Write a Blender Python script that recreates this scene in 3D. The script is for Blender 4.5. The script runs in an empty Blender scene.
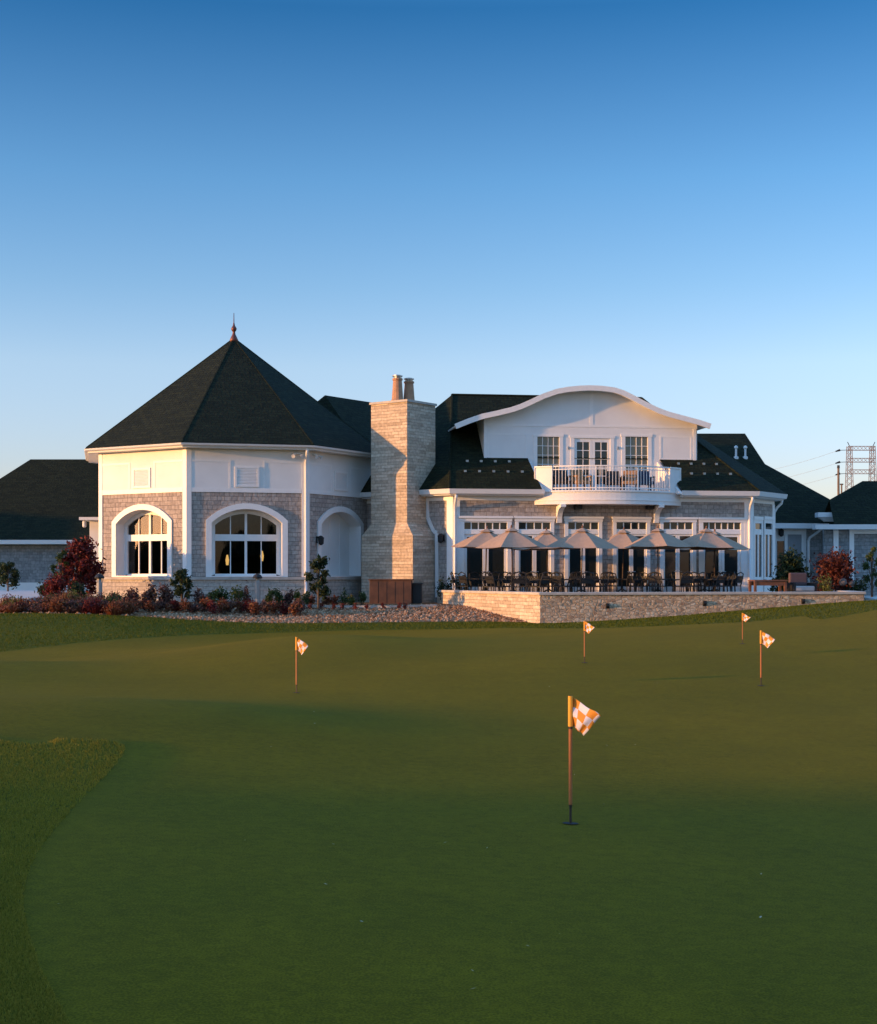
import bpy, math, random
import numpy as np
from mathutils import Vector, Matrix, noise as mnoise
random.seed(7)
rng = np.random.default_rng(7)
R = math.radians
sc = bpy.context.scene
COL = sc.collection

# ------------------------------------------------------------------ camera geometry (metres)
F, CX, HY, CH = 1400.0, 438.5, 575.0, 1.55
SUN_AZ, SUN_EL = 18.5, 5.5          # sun stands to the left, a little behind the camera

def pix(px, py, Y):
    return Vector(((px - CX) / F * Y, Y, CH + (HY - py) / F * Y))

# ------------------------------------------------------------------ mesh builder
class MB:
    def __init__(self):
        self.v = []; self.f = []
    def add(self, pts, faces):
        n = len(self.v)
        self.v += [tuple(p) for p in pts]
        self.f += [tuple(i + n for i in f) for f in faces]
        return self
    def poly(self, pts):
        return self.add(pts, [tuple(range(len(pts)))])
    def hexa(self, b, t):            # two quads, bottom and top
        return self.add(list(b) + list(t), [(3, 2, 1, 0), (4, 5, 6, 7), (0, 1, 5, 4), (1, 2, 6, 5), (2, 3, 7, 6), (3, 0, 4, 7)])
    def box(self, fr, s0, s1, o0, o1, z0, z1):
        P = fr.p
        return self.hexa([P(s0, o1, z0), P(s1, o1, z0), P(s1, o0, z0), P(s0, o0, z0)],
                         [P(s0, o1, z1), P(s1, o1, z1), P(s1, o0, z1), P(s0, o0, z1)])
    def prism(self, a, b):           # two matching outlines
        n = len(a)
        fs = [tuple(range(n))[::-1], tuple(range(n, 2 * n))]
        fs += [(i, (i + 1) % n, n + (i + 1) % n, n + i) for i in range(n)]
        return self.add(list(a) + list(b), fs)
    def ribbon(self, rings, closed=True, caps=True):
        m = len(rings[0]); n = len(rings)
        pts = [p for r in rings for p in r]; fs = []
        for i in range(n - 1):
            for j in range(m if closed else m - 1):
                k = (j + 1) % m
                fs.append((i * m + j, i * m + k, (i + 1) * m + k, (i + 1) * m + j))
        if caps:
            fs.append(tuple(range(m))[::-1]); fs.append(tuple((n - 1) * m + j for j in range(m)))
        return self.add(pts, fs)
    def tube(self, pts, rad, seg=6, caps=True):
        pts = [Vector(p) for p in pts]
        rad = rad if isinstance(rad, (list, tuple)) else [rad] * len(pts)
        rings = []; prev = None
        for i, p in enumerate(pts):
            d = (pts[min(i + 1, len(pts) - 1)] - pts[max(i - 1, 0)]).normalized()
            if prev is None:
                a = d.orthogonal().normalized()
            else:
                a = (prev - d * prev.dot(d)).normalized()
            prev = a; b = d.cross(a)
            rings.append([p + (a * math.cos(t) + b * math.sin(t)) * rad[i] for t in [2 * math.pi * k / seg for k in range(seg)]])
        return self.ribbon(rings, True, caps)
    def lathe(self, prof, seg=12, c=(0, 0, 0)):
        rings = [[(c[0] + r * math.cos(2 * math.pi * k / seg), c[1] + r * math.sin(2 * math.pi * k / seg), c[2] + z) for k in range(seg)] for r, z in prof]
        return self.ribbon(rings, True, True)
    def build(self, name, mat, parent=None, smooth=False, bevel=0.0, loc=None):
        me = bpy.data.meshes.new(name)
        me.from_pydata(self.v, [], self.f)
        me.update()
        import bmesh
        bm = bmesh.new(); bm.from_mesh(me)
        if len(bm.faces) < 60000:
            bmesh.ops.recalc_face_normals(bm, faces=bm.faces)
        uv = bm.loops.layers.uv.new('UVMap')
        for f in bm.faces:
            n = f.normal
            if abs(n.z) > 0.95:
                t = Vector((1, 0, 0)); b = Vector((0, 1, 0))
            else:
                t = Vector((-n.y, n.x, 0)).normalized(); b = n.cross(t)
            for l in f.loops:
                l[uv].uv = (l.vert.co.dot(t), l.vert.co.dot(b))
            f.smooth = smooth
        bm.to_mesh(me); bm.free()
        o = bpy.data.objects.new(name, me); COL.objects.link(o)
        if mat: me.materials.append(mat)
        if parent is not None: attach(o, parent)
        if loc is not None: o.location = loc
        if bevel:
            md = o.modifiers.new('bevel', 'BEVEL'); md.width = bevel; md.segments = 2; md.limit_method = 'ANGLE'
        return o

def world_loc(o):
    v = Vector(o.location)
    while o.parent is not None:
        o = o.parent; v = v + Vector(o.location)
    return v
def attach(o, parent):               # vertices are in world metres: cancel the parent's offset
    if parent.get('local'):
        o.parent = parent; return
    w = Vector((0, 0, 0)); q = parent
    off = world_loc(parent)
    o.parent = parent
    o.location = -off if parent.parent is None else Vector((0, 0, 0)) - off
def tag(o, label=None, cat=None, group=None, kind=None):
    if label: o['label'] = label
    if cat: o['category'] = cat
    if group: o['group'] = group
    if kind: o['kind'] = kind
    return o
def thing(name, label, cat, loc, group=None, local=False, rz=0.0):
    o = bpy.data.objects.new(name, None); COL.objects.link(o)
    o.location = loc; o.rotation_euler = (0, 0, rz); o.empty_display_size = 0.3
    if local: o['local'] = 1
    return tag(o, label, cat, group)
def copy_tree(o, parent=None):
    c = o.copy(); COL.objects.link(c)
    if parent is not None: c.parent = parent
    for ch in list(o.children): copy_tree(ch, c)
    return c

class Frame:                         # a facade: s along it, o outward, z up
    def __init__(self, P, ang):
        a = R(ang); self.P = Vector((P[0], P[1])); self.u = Vector((math.cos(a), math.sin(a))); self.n = Vector((math.sin(a), -math.cos(a)))
    def p(self, s, o, z):
        q = self.P + self.u * s + self.n * o
        return Vector((q.x, q.y, z))
    def s(self, px, o=0.0):
        k = (px - CX) / F; q = self.P + self.n * o
        return (k * q.y - q.x) / (self.u.x - k * self.u.y)
    def z(self, py, s, o=0.0):
        Y = (self.P + self.u * s + self.n * o).y
        return CH + (HY - py) / F * Y
WORLD = Frame((0, 0), 0)             # note: o runs toward -Y here

def offset_path(pts, d):
    pts = [Vector((p[0], p[1])) for p in pts]; out = []
    ns = []
    for a, b in zip(pts[:-1], pts[1:]):
        t = (b - a).normalized(); ns.append(Vector((t.y, -t.x)))
    for i, p in enumerate(pts):
        if i == 0: m = ns[0]
        elif i == len(pts) - 1: m = ns[-1]
        else:
            m = (ns[i - 1] + ns[i]) / (1 + ns[i - 1].dot(ns[i]))
        out.append(p + m * d)
    return out
def sweep(mb, pts, prof):
    cols = [offset_path(pts, o) for o, z in prof]
    mb.ribbon([[(cols[j][i].x, cols[j][i].y, prof[j][1]) for j in range(len(prof))] for i in range(len(pts))])
    return mb
def rect(o0, o1, z0, z1): return [(o0, z0), (o1, z0), (o1, z1), (o0, z1)]

# ------------------------------------------------------------------ materials
def mat(name):
    m = bpy.data.materials.new(name); m.use_nodes = True
    nt = m.node_tree; b = nt.nodes['Principled BSDF']
    return m, nt, b
def N(nt, t, **kw):
    n = nt.nodes.new(t)
    for k, v in kw.items():
        if k in n.inputs: n.inputs[k].default_value = v
        else: setattr(n, k, v)
    return n
def ramp(nt, fac, stops):
    r = nt.nodes.new('ShaderNodeValToRGB'); nt.links.new(fac, r.inputs[0])
    el = r.color_ramp.elements
    while len(el) > 1: el.remove(el[-1])
    el[0].position = stops[0][0]; el[0].color = (*stops[0][1], 1)
    for p, c in stops[1:]:
        e = el.new(p); e.color = (*c, 1)
    return r.outputs[0]
def mixc(nt, fac, a, b, mode='MIX'):
    m = nt.nodes.new('ShaderNodeMix'); m.data_type = 'RGBA'; m.blend_type = mode
    for sock, v in ((m.inputs[0], fac), (m.inputs[6], a), (m.inputs[7], b)):
        if hasattr(v, 'links') or hasattr(v, 'is_linked'): nt.links.new(v, sock)
        elif isinstance(v, (int, float)): sock.default_value = v
        else: sock.default_value = (*v, 1)
    return m.outputs[2]
def bump(nt, b, h, strength=0.5, dist=0.02):
    n = nt.nodes.new('ShaderNodeBump'); n.inputs['Strength'].default_value = strength; n.inputs['Distance'].default_value = dist
    nt.links.new(h, n.inputs['Height']); nt.links.new(n.outputs[0], b.inputs['Normal'])

def m_plain(name, c, rough=0.5, metal=0.0, var=0.06, scale=6.0):
    m, nt, b = mat(name)
    tc = N(nt, 'ShaderNodeTexCoord')
    no = N(nt, 'ShaderNodeTexNoise', Scale=scale, Detail=5.0); nt.links.new(tc.outputs['Object'], no.inputs['Vector'])
    col = ramp(nt, no.outputs[0], [(0.3, tuple(max(0, x * (1 - var)) for x in c)), (0.7, tuple(min(1, x * (1 + var)) for x in c))])
    nt.links.new(col, b.inputs['Base Color'])
    b.inputs['Roughness'].default_value = rough; b.inputs['Metallic'].default_value = metal
    return m
def m_brick(name, c1, c2, cm, w, h, mortar, rough=0.85, bs=0.6, bd=0.02, warp=0.0, squash=1.0, offset=0.5, tint=None):
    m, nt, b = mat(name)
    tc = N(nt, 'ShaderNodeTexCoord'); vec = tc.outputs['UV']
    if warp:
        no = N(nt, 'ShaderNodeTexNoise', Scale=2.2, Detail=3.0); nt.links.new(vec, no.inputs['Vector'])
        sub = N(nt, 'ShaderNodeVectorMath', operation='SUBTRACT'); nt.links.new(no.outputs['Color'], sub.inputs[0]); sub.inputs[1].default_value = (.5, .5, .5)
        sca = N(nt, 'ShaderNodeVectorMath', operation='SCALE'); nt.links.new(sub.outputs[0], sca.inputs[0]); sca.inputs['Scale'].default_value = warp
        ad = N(nt, 'ShaderNodeVectorMath', operation='ADD'); nt.links.new(vec, ad.inputs[0]); nt.links.new(sca.outputs[0], ad.inputs[1]); vec = ad.outputs[0]
    br = N(nt, 'ShaderNodeTexBrick'); nt.links.new(vec, br.inputs['Vector'])
    br.inputs['Color1'].default_value = (*c1, 1); br.inputs['Color2'].default_value = (*c2, 1); br.inputs['Mortar'].default_value = (*cm, 1)
    br.inputs['Scale'].default_value = 1.0; br.inputs['Brick Width'].default_value = w; br.inputs['Row Height'].default_value = h
    br.inputs['Mortar Size'].default_value = mortar; br.inputs['Mortar Smooth'].default_value = 0.3; br.inputs['Bias'].default_value = 0.0
    br.offset = offset; br.squash = squash; br.squash_frequency = 3
    n2 = N(nt, 'ShaderNodeTexNoise', Scale=9.0, Detail=6.0); nt.links.new(vec, n2.inputs['Vector'])
    n3 = N(nt, 'ShaderNodeTexNoise', Scale=0.8, Detail=3.0); nt.links.new(vec, n3.inputs['Vector'])
    col = mixc(nt, 0.35, br.outputs['Color'], ramp(nt, n2.outputs[0], [(0.25, (0.2, 0.2, 0.2)), (0.75, (1, 1, 1))]), 'OVERLAY')
    col = mixc(nt, 0.09, col, ramp(nt, n3.outputs[0], [(0.3, (0.3, 0.3, 0.3)), (0.7, (0.8, 0.78, 0.74))]), 'OVERLAY')
    if tint:                          # odd stones of another colour
        v = N(nt, 'ShaderNodeTexNoise', Scale=1.0 / w, Detail=0.0); nt.links.new(vec, v.inputs['Vector'])
        col = mixc(nt, ramp(nt, v.outputs[0], [(0.52, (0, 0, 0)), (0.62, (0.7, 0.7, 0.7))]), col, tint)
    nt.links.new(col, b.inputs['Base Color']); b.inputs['Roughness'].default_value = rough
    hh = N(nt, 'ShaderNodeMath', operation='MULTIPLY_ADD'); nt.links.new(br.outputs['Fac'], hh.inputs[0]); hh.inputs[1].default_value = -1.0; nt.links.new(n2.outputs[0], hh.inputs[2])
    bump(nt, b, hh.outputs[0], bs, bd)
    return m
def m_leaf(name, a, c, d=None, rough=0.6):
    m, nt, b = mat(name)
    g = N(nt, 'ShaderNodeNewGeometry')
    st = [(0.0, a), (0.6, c)] + ([(1.0, d)] if d else [])
    nt.links.new(ramp(nt, g.outputs['Random Per Island'], st), b.inputs['Base Color'])
    b.inputs['Roughness'].default_value = rough; b.inputs['Specular IOR Level'].default_value = 0.25
    tr = N(nt, 'ShaderNodeBsdfTranslucent')
    nt.links.new(ramp(nt, g.outputs['Random Per Island'], st), tr.inputs['Color'])
    mx = N(nt, 'ShaderNodeMixShader'); mx.inputs[0].default_value = 0.25
    out = nt.nodes['Material Output']
    nt.links.new(b.outputs[0], mx.inputs[1]); nt.links.new(tr.outputs[0], mx.inputs[2]); nt.links.new(mx.outputs[0], out.inputs[0])
    return m
SHEEN = {'putting_turf': 0.06}
def m_grass(name, dark, mid, pale, s1, bs):
    m, nt, b = mat(name)
    tc = N(nt, 'ShaderNodeTexCoord')
    def no(scale, det=4.0, st=None):
        n = N(nt, 'ShaderNodeTexNoise', Scale=scale, Detail=det)
        if st:
            mp = N(nt, 'ShaderNodeMapping'); mp.inputs['Scale'].default_value = st
            nt.links.new(tc.outputs['Object'], mp.inputs[0]); nt.links.new(mp.outputs[0], n.inputs['Vector'])
        else: nt.links.new(tc.outputs['Object'], n.inputs['Vector'])
        return n.outputs[0]
    fine = no(s1, 6.0); blot = no(0.35, 3.0); mott = no(3.0, 5.0)
    grain = no(14.0, 5.0)
    col = ramp(nt, fine, [(0.38, dark), (0.5, mid), (0.63, pale)])
    col = mixc(nt, 0.4, col, ramp(nt, grain, [(0.36, (0.34, 0.36, 0.34)), (0.64, (0.66, 0.64, 0.62))]), 'OVERLAY')
    col = mixc(nt, 0.5, col, ramp(nt, blot, [(0.3, (0.36, 0.42, 0.36)), (0.7, (0.68, 0.62, 0.5))]), 'OVERLAY')
    col = mixc(nt, 0.3, col, ramp(nt, mott, [(0.3, (0.36, 0.36, 0.36)), (0.7, (0.64, 0.64, 0.6))]), 'OVERLAY')
    nt.links.new(col, b.inputs['Base Color'])
    b.inputs['Roughness'].default_value = 0.9; b.inputs['Specular IOR Level'].default_value = 0.05
    b.inputs['Sheen Weight'].default_value = SHEEN.get(name, 0.0); b.inputs['Sheen Roughness'].default_value = 0.55; b.inputs['Sheen Tint'].default_value = (0.75, 0.62, 0.12, 1)
    bump(nt, b, fine, bs, 0.02)
    return m
def m_glass(name, see=0.0, tint=(0.02, 0.024, 0.024)):
    m, nt, b = mat(name)
    b.inputs['Base Color'].default_value = (*tint, 1); b.inputs['Roughness'].default_value = 0.03; b.inputs['Specular IOR Level'].default_value = 0.6
    tc = N(nt, 'ShaderNodeTexCoord'); no = N(nt, 'ShaderNodeTexNoise', Scale=0.9, Detail=1.0); nt.links.new(tc.outputs['Object'], no.inputs['Vector'])
    bump(nt, b, no.outputs[0], 0.08, 0.05)
    if see:
        tr = N(nt, 'ShaderNodeBsdfTransparent'); tr.inputs[0].default_value = (0.75, 0.78, 0.76, 1)
        gl = N(nt, 'ShaderNodeBsdfGlossy'); gl.inputs['Roughness'].default_value = 0.02
        nt.links.new(b.inputs['Normal'].links[0].from_socket, gl.inputs['Normal'])
        lw = N(nt, 'ShaderNodeFresnel'); lw.inputs[0].default_value = 1.6
        mx = N(nt, 'ShaderNodeMixShader'); nt.links.new(lw.outputs[0], mx.inputs[0])
        nt.links.new(tr.outputs[0], mx.inputs[1]); nt.links.new(gl.outputs[0], mx.inputs[2])
        nt.links.new(mx.outputs[0], nt.nodes['Material Output'].inputs[0])
    return m

M = {}
M['white'] = m_plain('white_paint', (0.77, 0.745, 0.71), 0.6, var=0.045, scale=1.3)
M['trim'] = m_plain('white_trim', (0.80, 0.775, 0.74), 0.45, var=0.03)
M['shingle'] = m_brick('cedar_shingles', (0.285, 0.24, 0.21), (0.415, 0.35, 0.30), (0.15, 0.125, 0.105), 0.25, 0.165, 0.006, 0.9, 0.8, 0.022, squash=0.7)
M['shingle_grey'] = m_brick('grey_shingles', (0.19, 0.195, 0.195), (0.285, 0.285, 0.28), (0.11, 0.11, 0.11), 0.25, 0.165, 0.006, 0.9, 0.8, 0.022, squash=0.7)
M['chimney'] = m_brick('ledge_stone', (0.37, 0.285, 0.20), (0.58, 0.465, 0.345), (0.33, 0.26, 0.185), 0.62, 0.115, 0.007, 0.9, 0.9, 0.03, warp=0.03, squash=0.55)
M['ashlar'] = m_brick('base_stone', (0.36, 0.31, 0.26), (0.48, 0.42, 0.35), (0.26, 0.23, 0.2), 0.4, 0.14, 0.008, 0.9, 0.7, 0.025, warp=0.03)
m, nt, b = mat('rubble_stone')
tc = N(nt, 'ShaderNodeTexCoord'); mp = N(nt, 'ShaderNodeMapping'); mp.inputs['Scale'].default_value = (6.5, 10.5, 1.0); nt.links.new(tc.outputs['UV'], mp.inputs[0])
vo = N(nt, 'ShaderNodeTexVoronoi', Scale=1.0); vo.inputs['Randomness'].default_value = 0.75; nt.links.new(mp.outputs[0], vo.inputs['Vector'])
ve = N(nt, 'ShaderNodeTexVoronoi', Scale=1.0); ve.feature = 'DISTANCE_TO_EDGE'; ve.inputs['Randomness'].default_value = 0.75; nt.links.new(mp.outputs[0], ve.inputs['Vector'])
sp = N(nt, 'ShaderNodeSeparateColor'); nt.links.new(vo.outputs['Color'], sp.inputs[0])
stone = ramp(nt, sp.outputs[0], [(0.0, (0.33, 0.20, 0.12)), (0.35, (0.56, 0.39, 0.25)), (0.6, (0.66, 0.50, 0.34)), (0.8, (0.56, 0.33, 0.17)), (1.0, (0.74, 0.60, 0.43))])
n2 = N(nt, 'ShaderNodeTexNoise', Scale=14.0, Detail=6.0); nt.links.new(tc.outputs['UV'], n2.inputs['Vector'])
stone = mixc(nt, 0.4, stone, ramp(nt, n2.outputs[0], [(0.3, (0.25, 0.25, 0.25)), (0.7, (0.8, 0.8, 0.8))]), 'OVERLAY')
edge = ramp(nt, ve.outputs['Distance'], [(0.02, (0, 0, 0)), (0.10, (1, 1, 1))])
nt.links.new(mixc(nt, edge, (0.36, 0.27, 0.185), stone), b.inputs['Base Color']); b.inputs['Roughness'].default_value = 0.95
hh = N(nt, 'ShaderNodeMath', operation='MULTIPLY_ADD'); nt.links.new(edge, hh.inputs[0]); hh.inputs[1].default_value = 1.0; nt.links.new(n2.outputs[0], hh.inputs[2])
bump(nt, b, hh.outputs[0], 0.6, 0.03); M['rubble'] = m
M['coping'] = m_plain('coping_stone', (0.46, 0.41, 0.35), 0.85, var=0.15, scale=4)
M['roof'] = m_brick('roof_shingles', (0.0066, 0.0108, 0.0038), (0.0158, 0.0205, 0.008), (0.0035, 0.0045, 0.002), 0.34, 0.16, 0.012, 0.9, 1.0, 0.04)
M['metal_white'] = m_plain('gutter_metal', (0.72, 0.71, 0.69), 0.35, var=0.02)
M['roof'].node_tree.nodes['Principled BSDF'].inputs['Specular IOR Level'].default_value = 0.2
M['copper'] = m_plain('copper', (0.16, 0.055, 0.04), 0.5, 0.4)
M['clay'] = m_plain('clay_pot', (0.42, 0.23, 0.13), 0.8, var=0.15)
M['cap'] = m_plain('pot_cap_metal', (0.42, 0.42, 0.42), 0.35, 0.9)
M['glass'] = m_glass('window_glass')
M['glass_see'] = m_glass('clear_glass', 1.0)
M['glass_curtain'] = m_glass('curtained_glass', tint=(0.17, 0.15, 0.105))
M['door_grey'] = m_plain('grey_door', (0.27, 0.28, 0.29), 0.5)
M['black'] = m_plain('black_iron', (0.009, 0.0085, 0.0085), 0.6, 0.0)
M['canvas'] = m_plain('umbrella_canvas', (0.38, 0.26, 0.18), 0.9, var=0.08)
M['wood'] = m_plain('teak_wood', (0.15, 0.06, 0.028), 0.7, var=0.25, scale=9)
M['rust'] = m_plain('brown_planter_paint', (0.085, 0.036, 0.018), 0.6, var=0.35, scale=3)
M['dark'] = m_plain('dark_box_paint', (0.02, 0.02, 0.02), 0.6)
M['lamp_grey'] = m_plain('bollard_metal', (0.30, 0.29, 0.28), 0.45, 0.4)
M['concrete'] = m_plain('pale_concrete', (0.5, 0.48, 0.45), 0.9, var=0.1, scale=1.5)
M['paving'] = m_brick('terrace_paving', (0.33, 0.3, 0.27), (0.4, 0.37, 0.33), (0.2, 0.18, 0.16), 0.6, 0.6, 0.01)
M['bark'] = m_plain('bark', (0.09, 0.06, 0.04), 0.95, var=0.4, scale=14)
M['steel'] = m_plain('pylon_steel', (0.30, 0.235, 0.21), 0.6, 0.2)
M['pole'] = m_plain('utility_wood', (0.16, 0.12, 0.09), 0.9, var=0.2)
M['wire'] = m_plain('wire', (0.25, 0.25, 0.26), 0.6)
M['floor'] = m_plain('interior_floor', (0.10, 0.06, 0.035), 0.5, var=0.2)
m, nt, b = mat('interior_drapes')
tc = N(nt, 'ShaderNodeTexCoord'); mp = N(nt, 'ShaderNodeMapping'); mp.inputs['Scale'].default_value = (2.2, 0.25, 1); nt.links.new(tc.outputs['UV'], mp.inputs[0])
n1 = N(nt, 'ShaderNodeTexNoise', Scale=1.6, Detail=6.0); nt.links.new(mp.outputs[0], n1.inputs['Vector'])
n2 = N(nt, 'ShaderNodeTexNoise', Scale=2.6, Detail=7.0); nt.links.new(tc.outputs['UV'], n2.inputs['Vector'])
c1 = ramp(nt, n1.outputs[0], [(0.40, (0.006, 0.004, 0.003)), (0.52, (0.05, 0.026, 0.007)), (0.62, (0.13, 0.075, 0.02))])
nt.links.new(mixc(nt, 0.8, c1, ramp(nt, n2.outputs[0], [(0.38, (0.12, 0.11, 0.1)), (0.6, (0.8, 0.75, 0.65))]), 'MULTIPLY'), b.inputs['Base Color']); b.inputs['Roughness'].default_value = 0.9; M['inwall'] = m
M['cushion'] = m_plain('white_cushion', (0.40, 0.38, 0.36), 0.9)
M['blue'] = m_plain('navy_fabric', (0.02, 0.035, 0.07), 0.9)
M['tan'] = m_plain('wicker', (0.34, 0.19, 0.09), 0.8, var=0.3, scale=30)
M['rock'] = m_plain('boulder_stone', (0.11, 0.085, 0.072), 0.95, var=0.3, scale=5)
M['flag_pole'] = m_plain('flagstick_copper', (0.40, 0.125, 0.034), 0.45, 0.0, var=0.1, scale=20)
M['ferrule'] = m_plain('ferrule', (0.06, 0.045, 0.04), 0.4, 0.5)
M['hole'] = m_plain('cup_dark', (0.006, 0.006, 0.005), 0.9)
M['curtain'] = m_plain('curtain', (0.5, 0.42, 0.3), 0.9)
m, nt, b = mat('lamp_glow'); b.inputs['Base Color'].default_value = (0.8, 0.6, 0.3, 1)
b.inputs['Emission Color'].default_value = (1, 0.55, 0.15, 1); b.inputs['Emission Strength'].default_value = 0.45; M['glow'] = m  # glow added for bright reflections in the tower window
M['l_red'] = m_leaf('leaf_burgundy', (0.06, 0.010, 0.011), (0.15, 0.019, 0.017), (0.23, 0.045, 0.025))
M['l_barberry'] = m_leaf('leaf_barberry', (0.04, 0.011, 0.009), (0.10, 0.022, 0.014), (0.15, 0.045, 0.022))
M['l_rust'] = m_leaf('leaf_rust', (0.10, 0.03, 0.018), (0.22, 0.065, 0.028), (0.24, 0.13, 0.05))
M['l_purple'] = m_leaf('leaf_purple', (0.07, 0.032, 0.032), (0.16, 0.075, 0.06), (0.2, 0.11, 0.06))
M['l_green'] = m_leaf('leaf_green', (0.025, 0.045, 0.015), (0.05, 0.085, 0.025), (0.09, 0.11, 0.03))
M['l_dark'] = m_leaf('leaf_dark_green', (0.014, 0.026, 0.012), (0.03, 0.05, 0.018), (0.05, 0.07, 0.022))
M['l_yellow'] = m_leaf('leaf_yellow_green', (0.07, 0.09, 0.02), (0.13, 0.14, 0.03), (0.18, 0.15, 0.04))
M['l_grass'] = m_leaf('grass_blade', (0.03, 0.038, 0.008), (0.055, 0.062, 0.012), (0.09, 0.082, 0.02))
M['l_litter'] = m_leaf('fallen_leaf', (0.3, 0.2, 0.1), (0.45, 0.36, 0.22), (0.6, 0.55, 0.45))
M['l_mulch'] = m_leaf('stone_chip', (0.22, 0.10, 0.045), (0.44, 0.245, 0.13), (0.62, 0.42, 0.27), 0.95)
M['green'] = m_grass('putting_turf', (0.079, 0.060, 0.0020), (0.114, 0.083, 0.0030), (0.156, 0.110, 0.005), 110.0, 0.4)
M['rough'] = m_grass('rough_turf', (0.065, 0.06, 0.004), (0.105, 0.09, 0.007), (0.15, 0.12, 0.013), 45.0, 0.5)
M['mulch'] = m_grass('bark_mulch', (0.10, 0.05, 0.024), (0.22, 0.115, 0.06), (0.36, 0.21, 0.12), 14.0, 1.0)
# checked flag cloth
m, nt, b = mat('checked_flag_cloth')
tc = N(nt, 'ShaderNodeTexCoord'); mp = N(nt, 'ShaderNodeMapping'); nt.links.new(tc.outputs['UV'], mp.inputs[0])
ck = N(nt, 'ShaderNodeTexChecker', Scale=1.0); nt.links.new(mp.outputs[0], ck.inputs['Vector'])
ck.inputs['Color1'].default_value = (0.86, 0.80, 0.84, 1); ck.inputs['Color2'].default_value = (0.85, 0.36, 0.05, 1)
nt.links.new(ck.outputs[0], b.inputs['Base Color']); b.inputs['Roughness'].default_value = 0.8
tr = N(nt, 'ShaderNodeBsdfTranslucent'); nt.links.new(ck.outputs[0], tr.inputs[0])
mx = N(nt, 'ShaderNodeMixShader'); mx.inputs[0].default_value = 0.3
nt.links.new(b.outputs[0], mx.inputs[1]); nt.links.new(tr.outputs[0], mx.inputs[2]); nt.links.new(mx.outputs[0], nt.nodes['Material Output'].inputs[0])
M['flag'] = m
M['sleeve'] = m_plain('flag_sleeve_orange', (0.82, 0.36, 0.03), 0.7, var=0.04)

# ------------------------------------------------------------------ terrain
def sstep(a, b, x):
    t = np.clip((x - a) / (b - a), 0, 1); return t * t * (3 - 2 * t)
def gp(px, py):                       # point of flat ground behind a photo position
    Y = CH * F / (py - HY); return ((px - CX) / F * Y, Y)
def catmull(pts, n=8):
    out = []; P = [np.array(p, float) for p in pts]; m = len(P)
    for i in range(m):
        a, b, c, d = P[(i - 1) % m], P[i], P[(i + 1) % m], P[(i + 2) % m]
        for k in range(n):
            t = k / n
            out.append(0.5 * ((2 * b) + (c - a) * t + (2 * a - 5 * b + 4 * c - d) * t * t + (3 * b - a - 3 * c + d) * t ** 3))
    return np.array(out)
def sdf(poly, X, Y):
    d2 = np.full(X.shape, 1e18); inside = np.zeros(X.shape, bool)
    n = len(poly)
    for i in range(n):
        ax, ay = poly[i]; bx, by = poly[(i + 1) % n]
        dx, dy = bx - ax, by - ay; L = dx * dx + dy * dy + 1e-12
        t = np.clip(((X - ax) * dx + (Y - ay) * dy) / L, 0, 1)
        d2 = np.minimum(d2, (X - ax - t * dx) ** 2 + (Y - ay - t * dy) ** 2)
        c = ((ay > Y) != (by > Y)) & (X < dx * (Y - ay) / (by - ay + 1e-15) + ax)
        inside ^= c
    d = np.sqrt(d2)
    return np.where(inside, -d, d)
bed_pts = [(-45, 41), (-22, 43.8), (-16, 44.6), (-10, 45.0), (-7.5, 44.6), (-5, 44.6), (-2, 45.0), (1.0, 45.4), (3.1, 45.3), (3.1, 47), (0.5, 51.5), (0.2, 60), (-20, 60), (-20, 52), (-45, 52)]
BED = catmull(bed_pts, 3)
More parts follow.
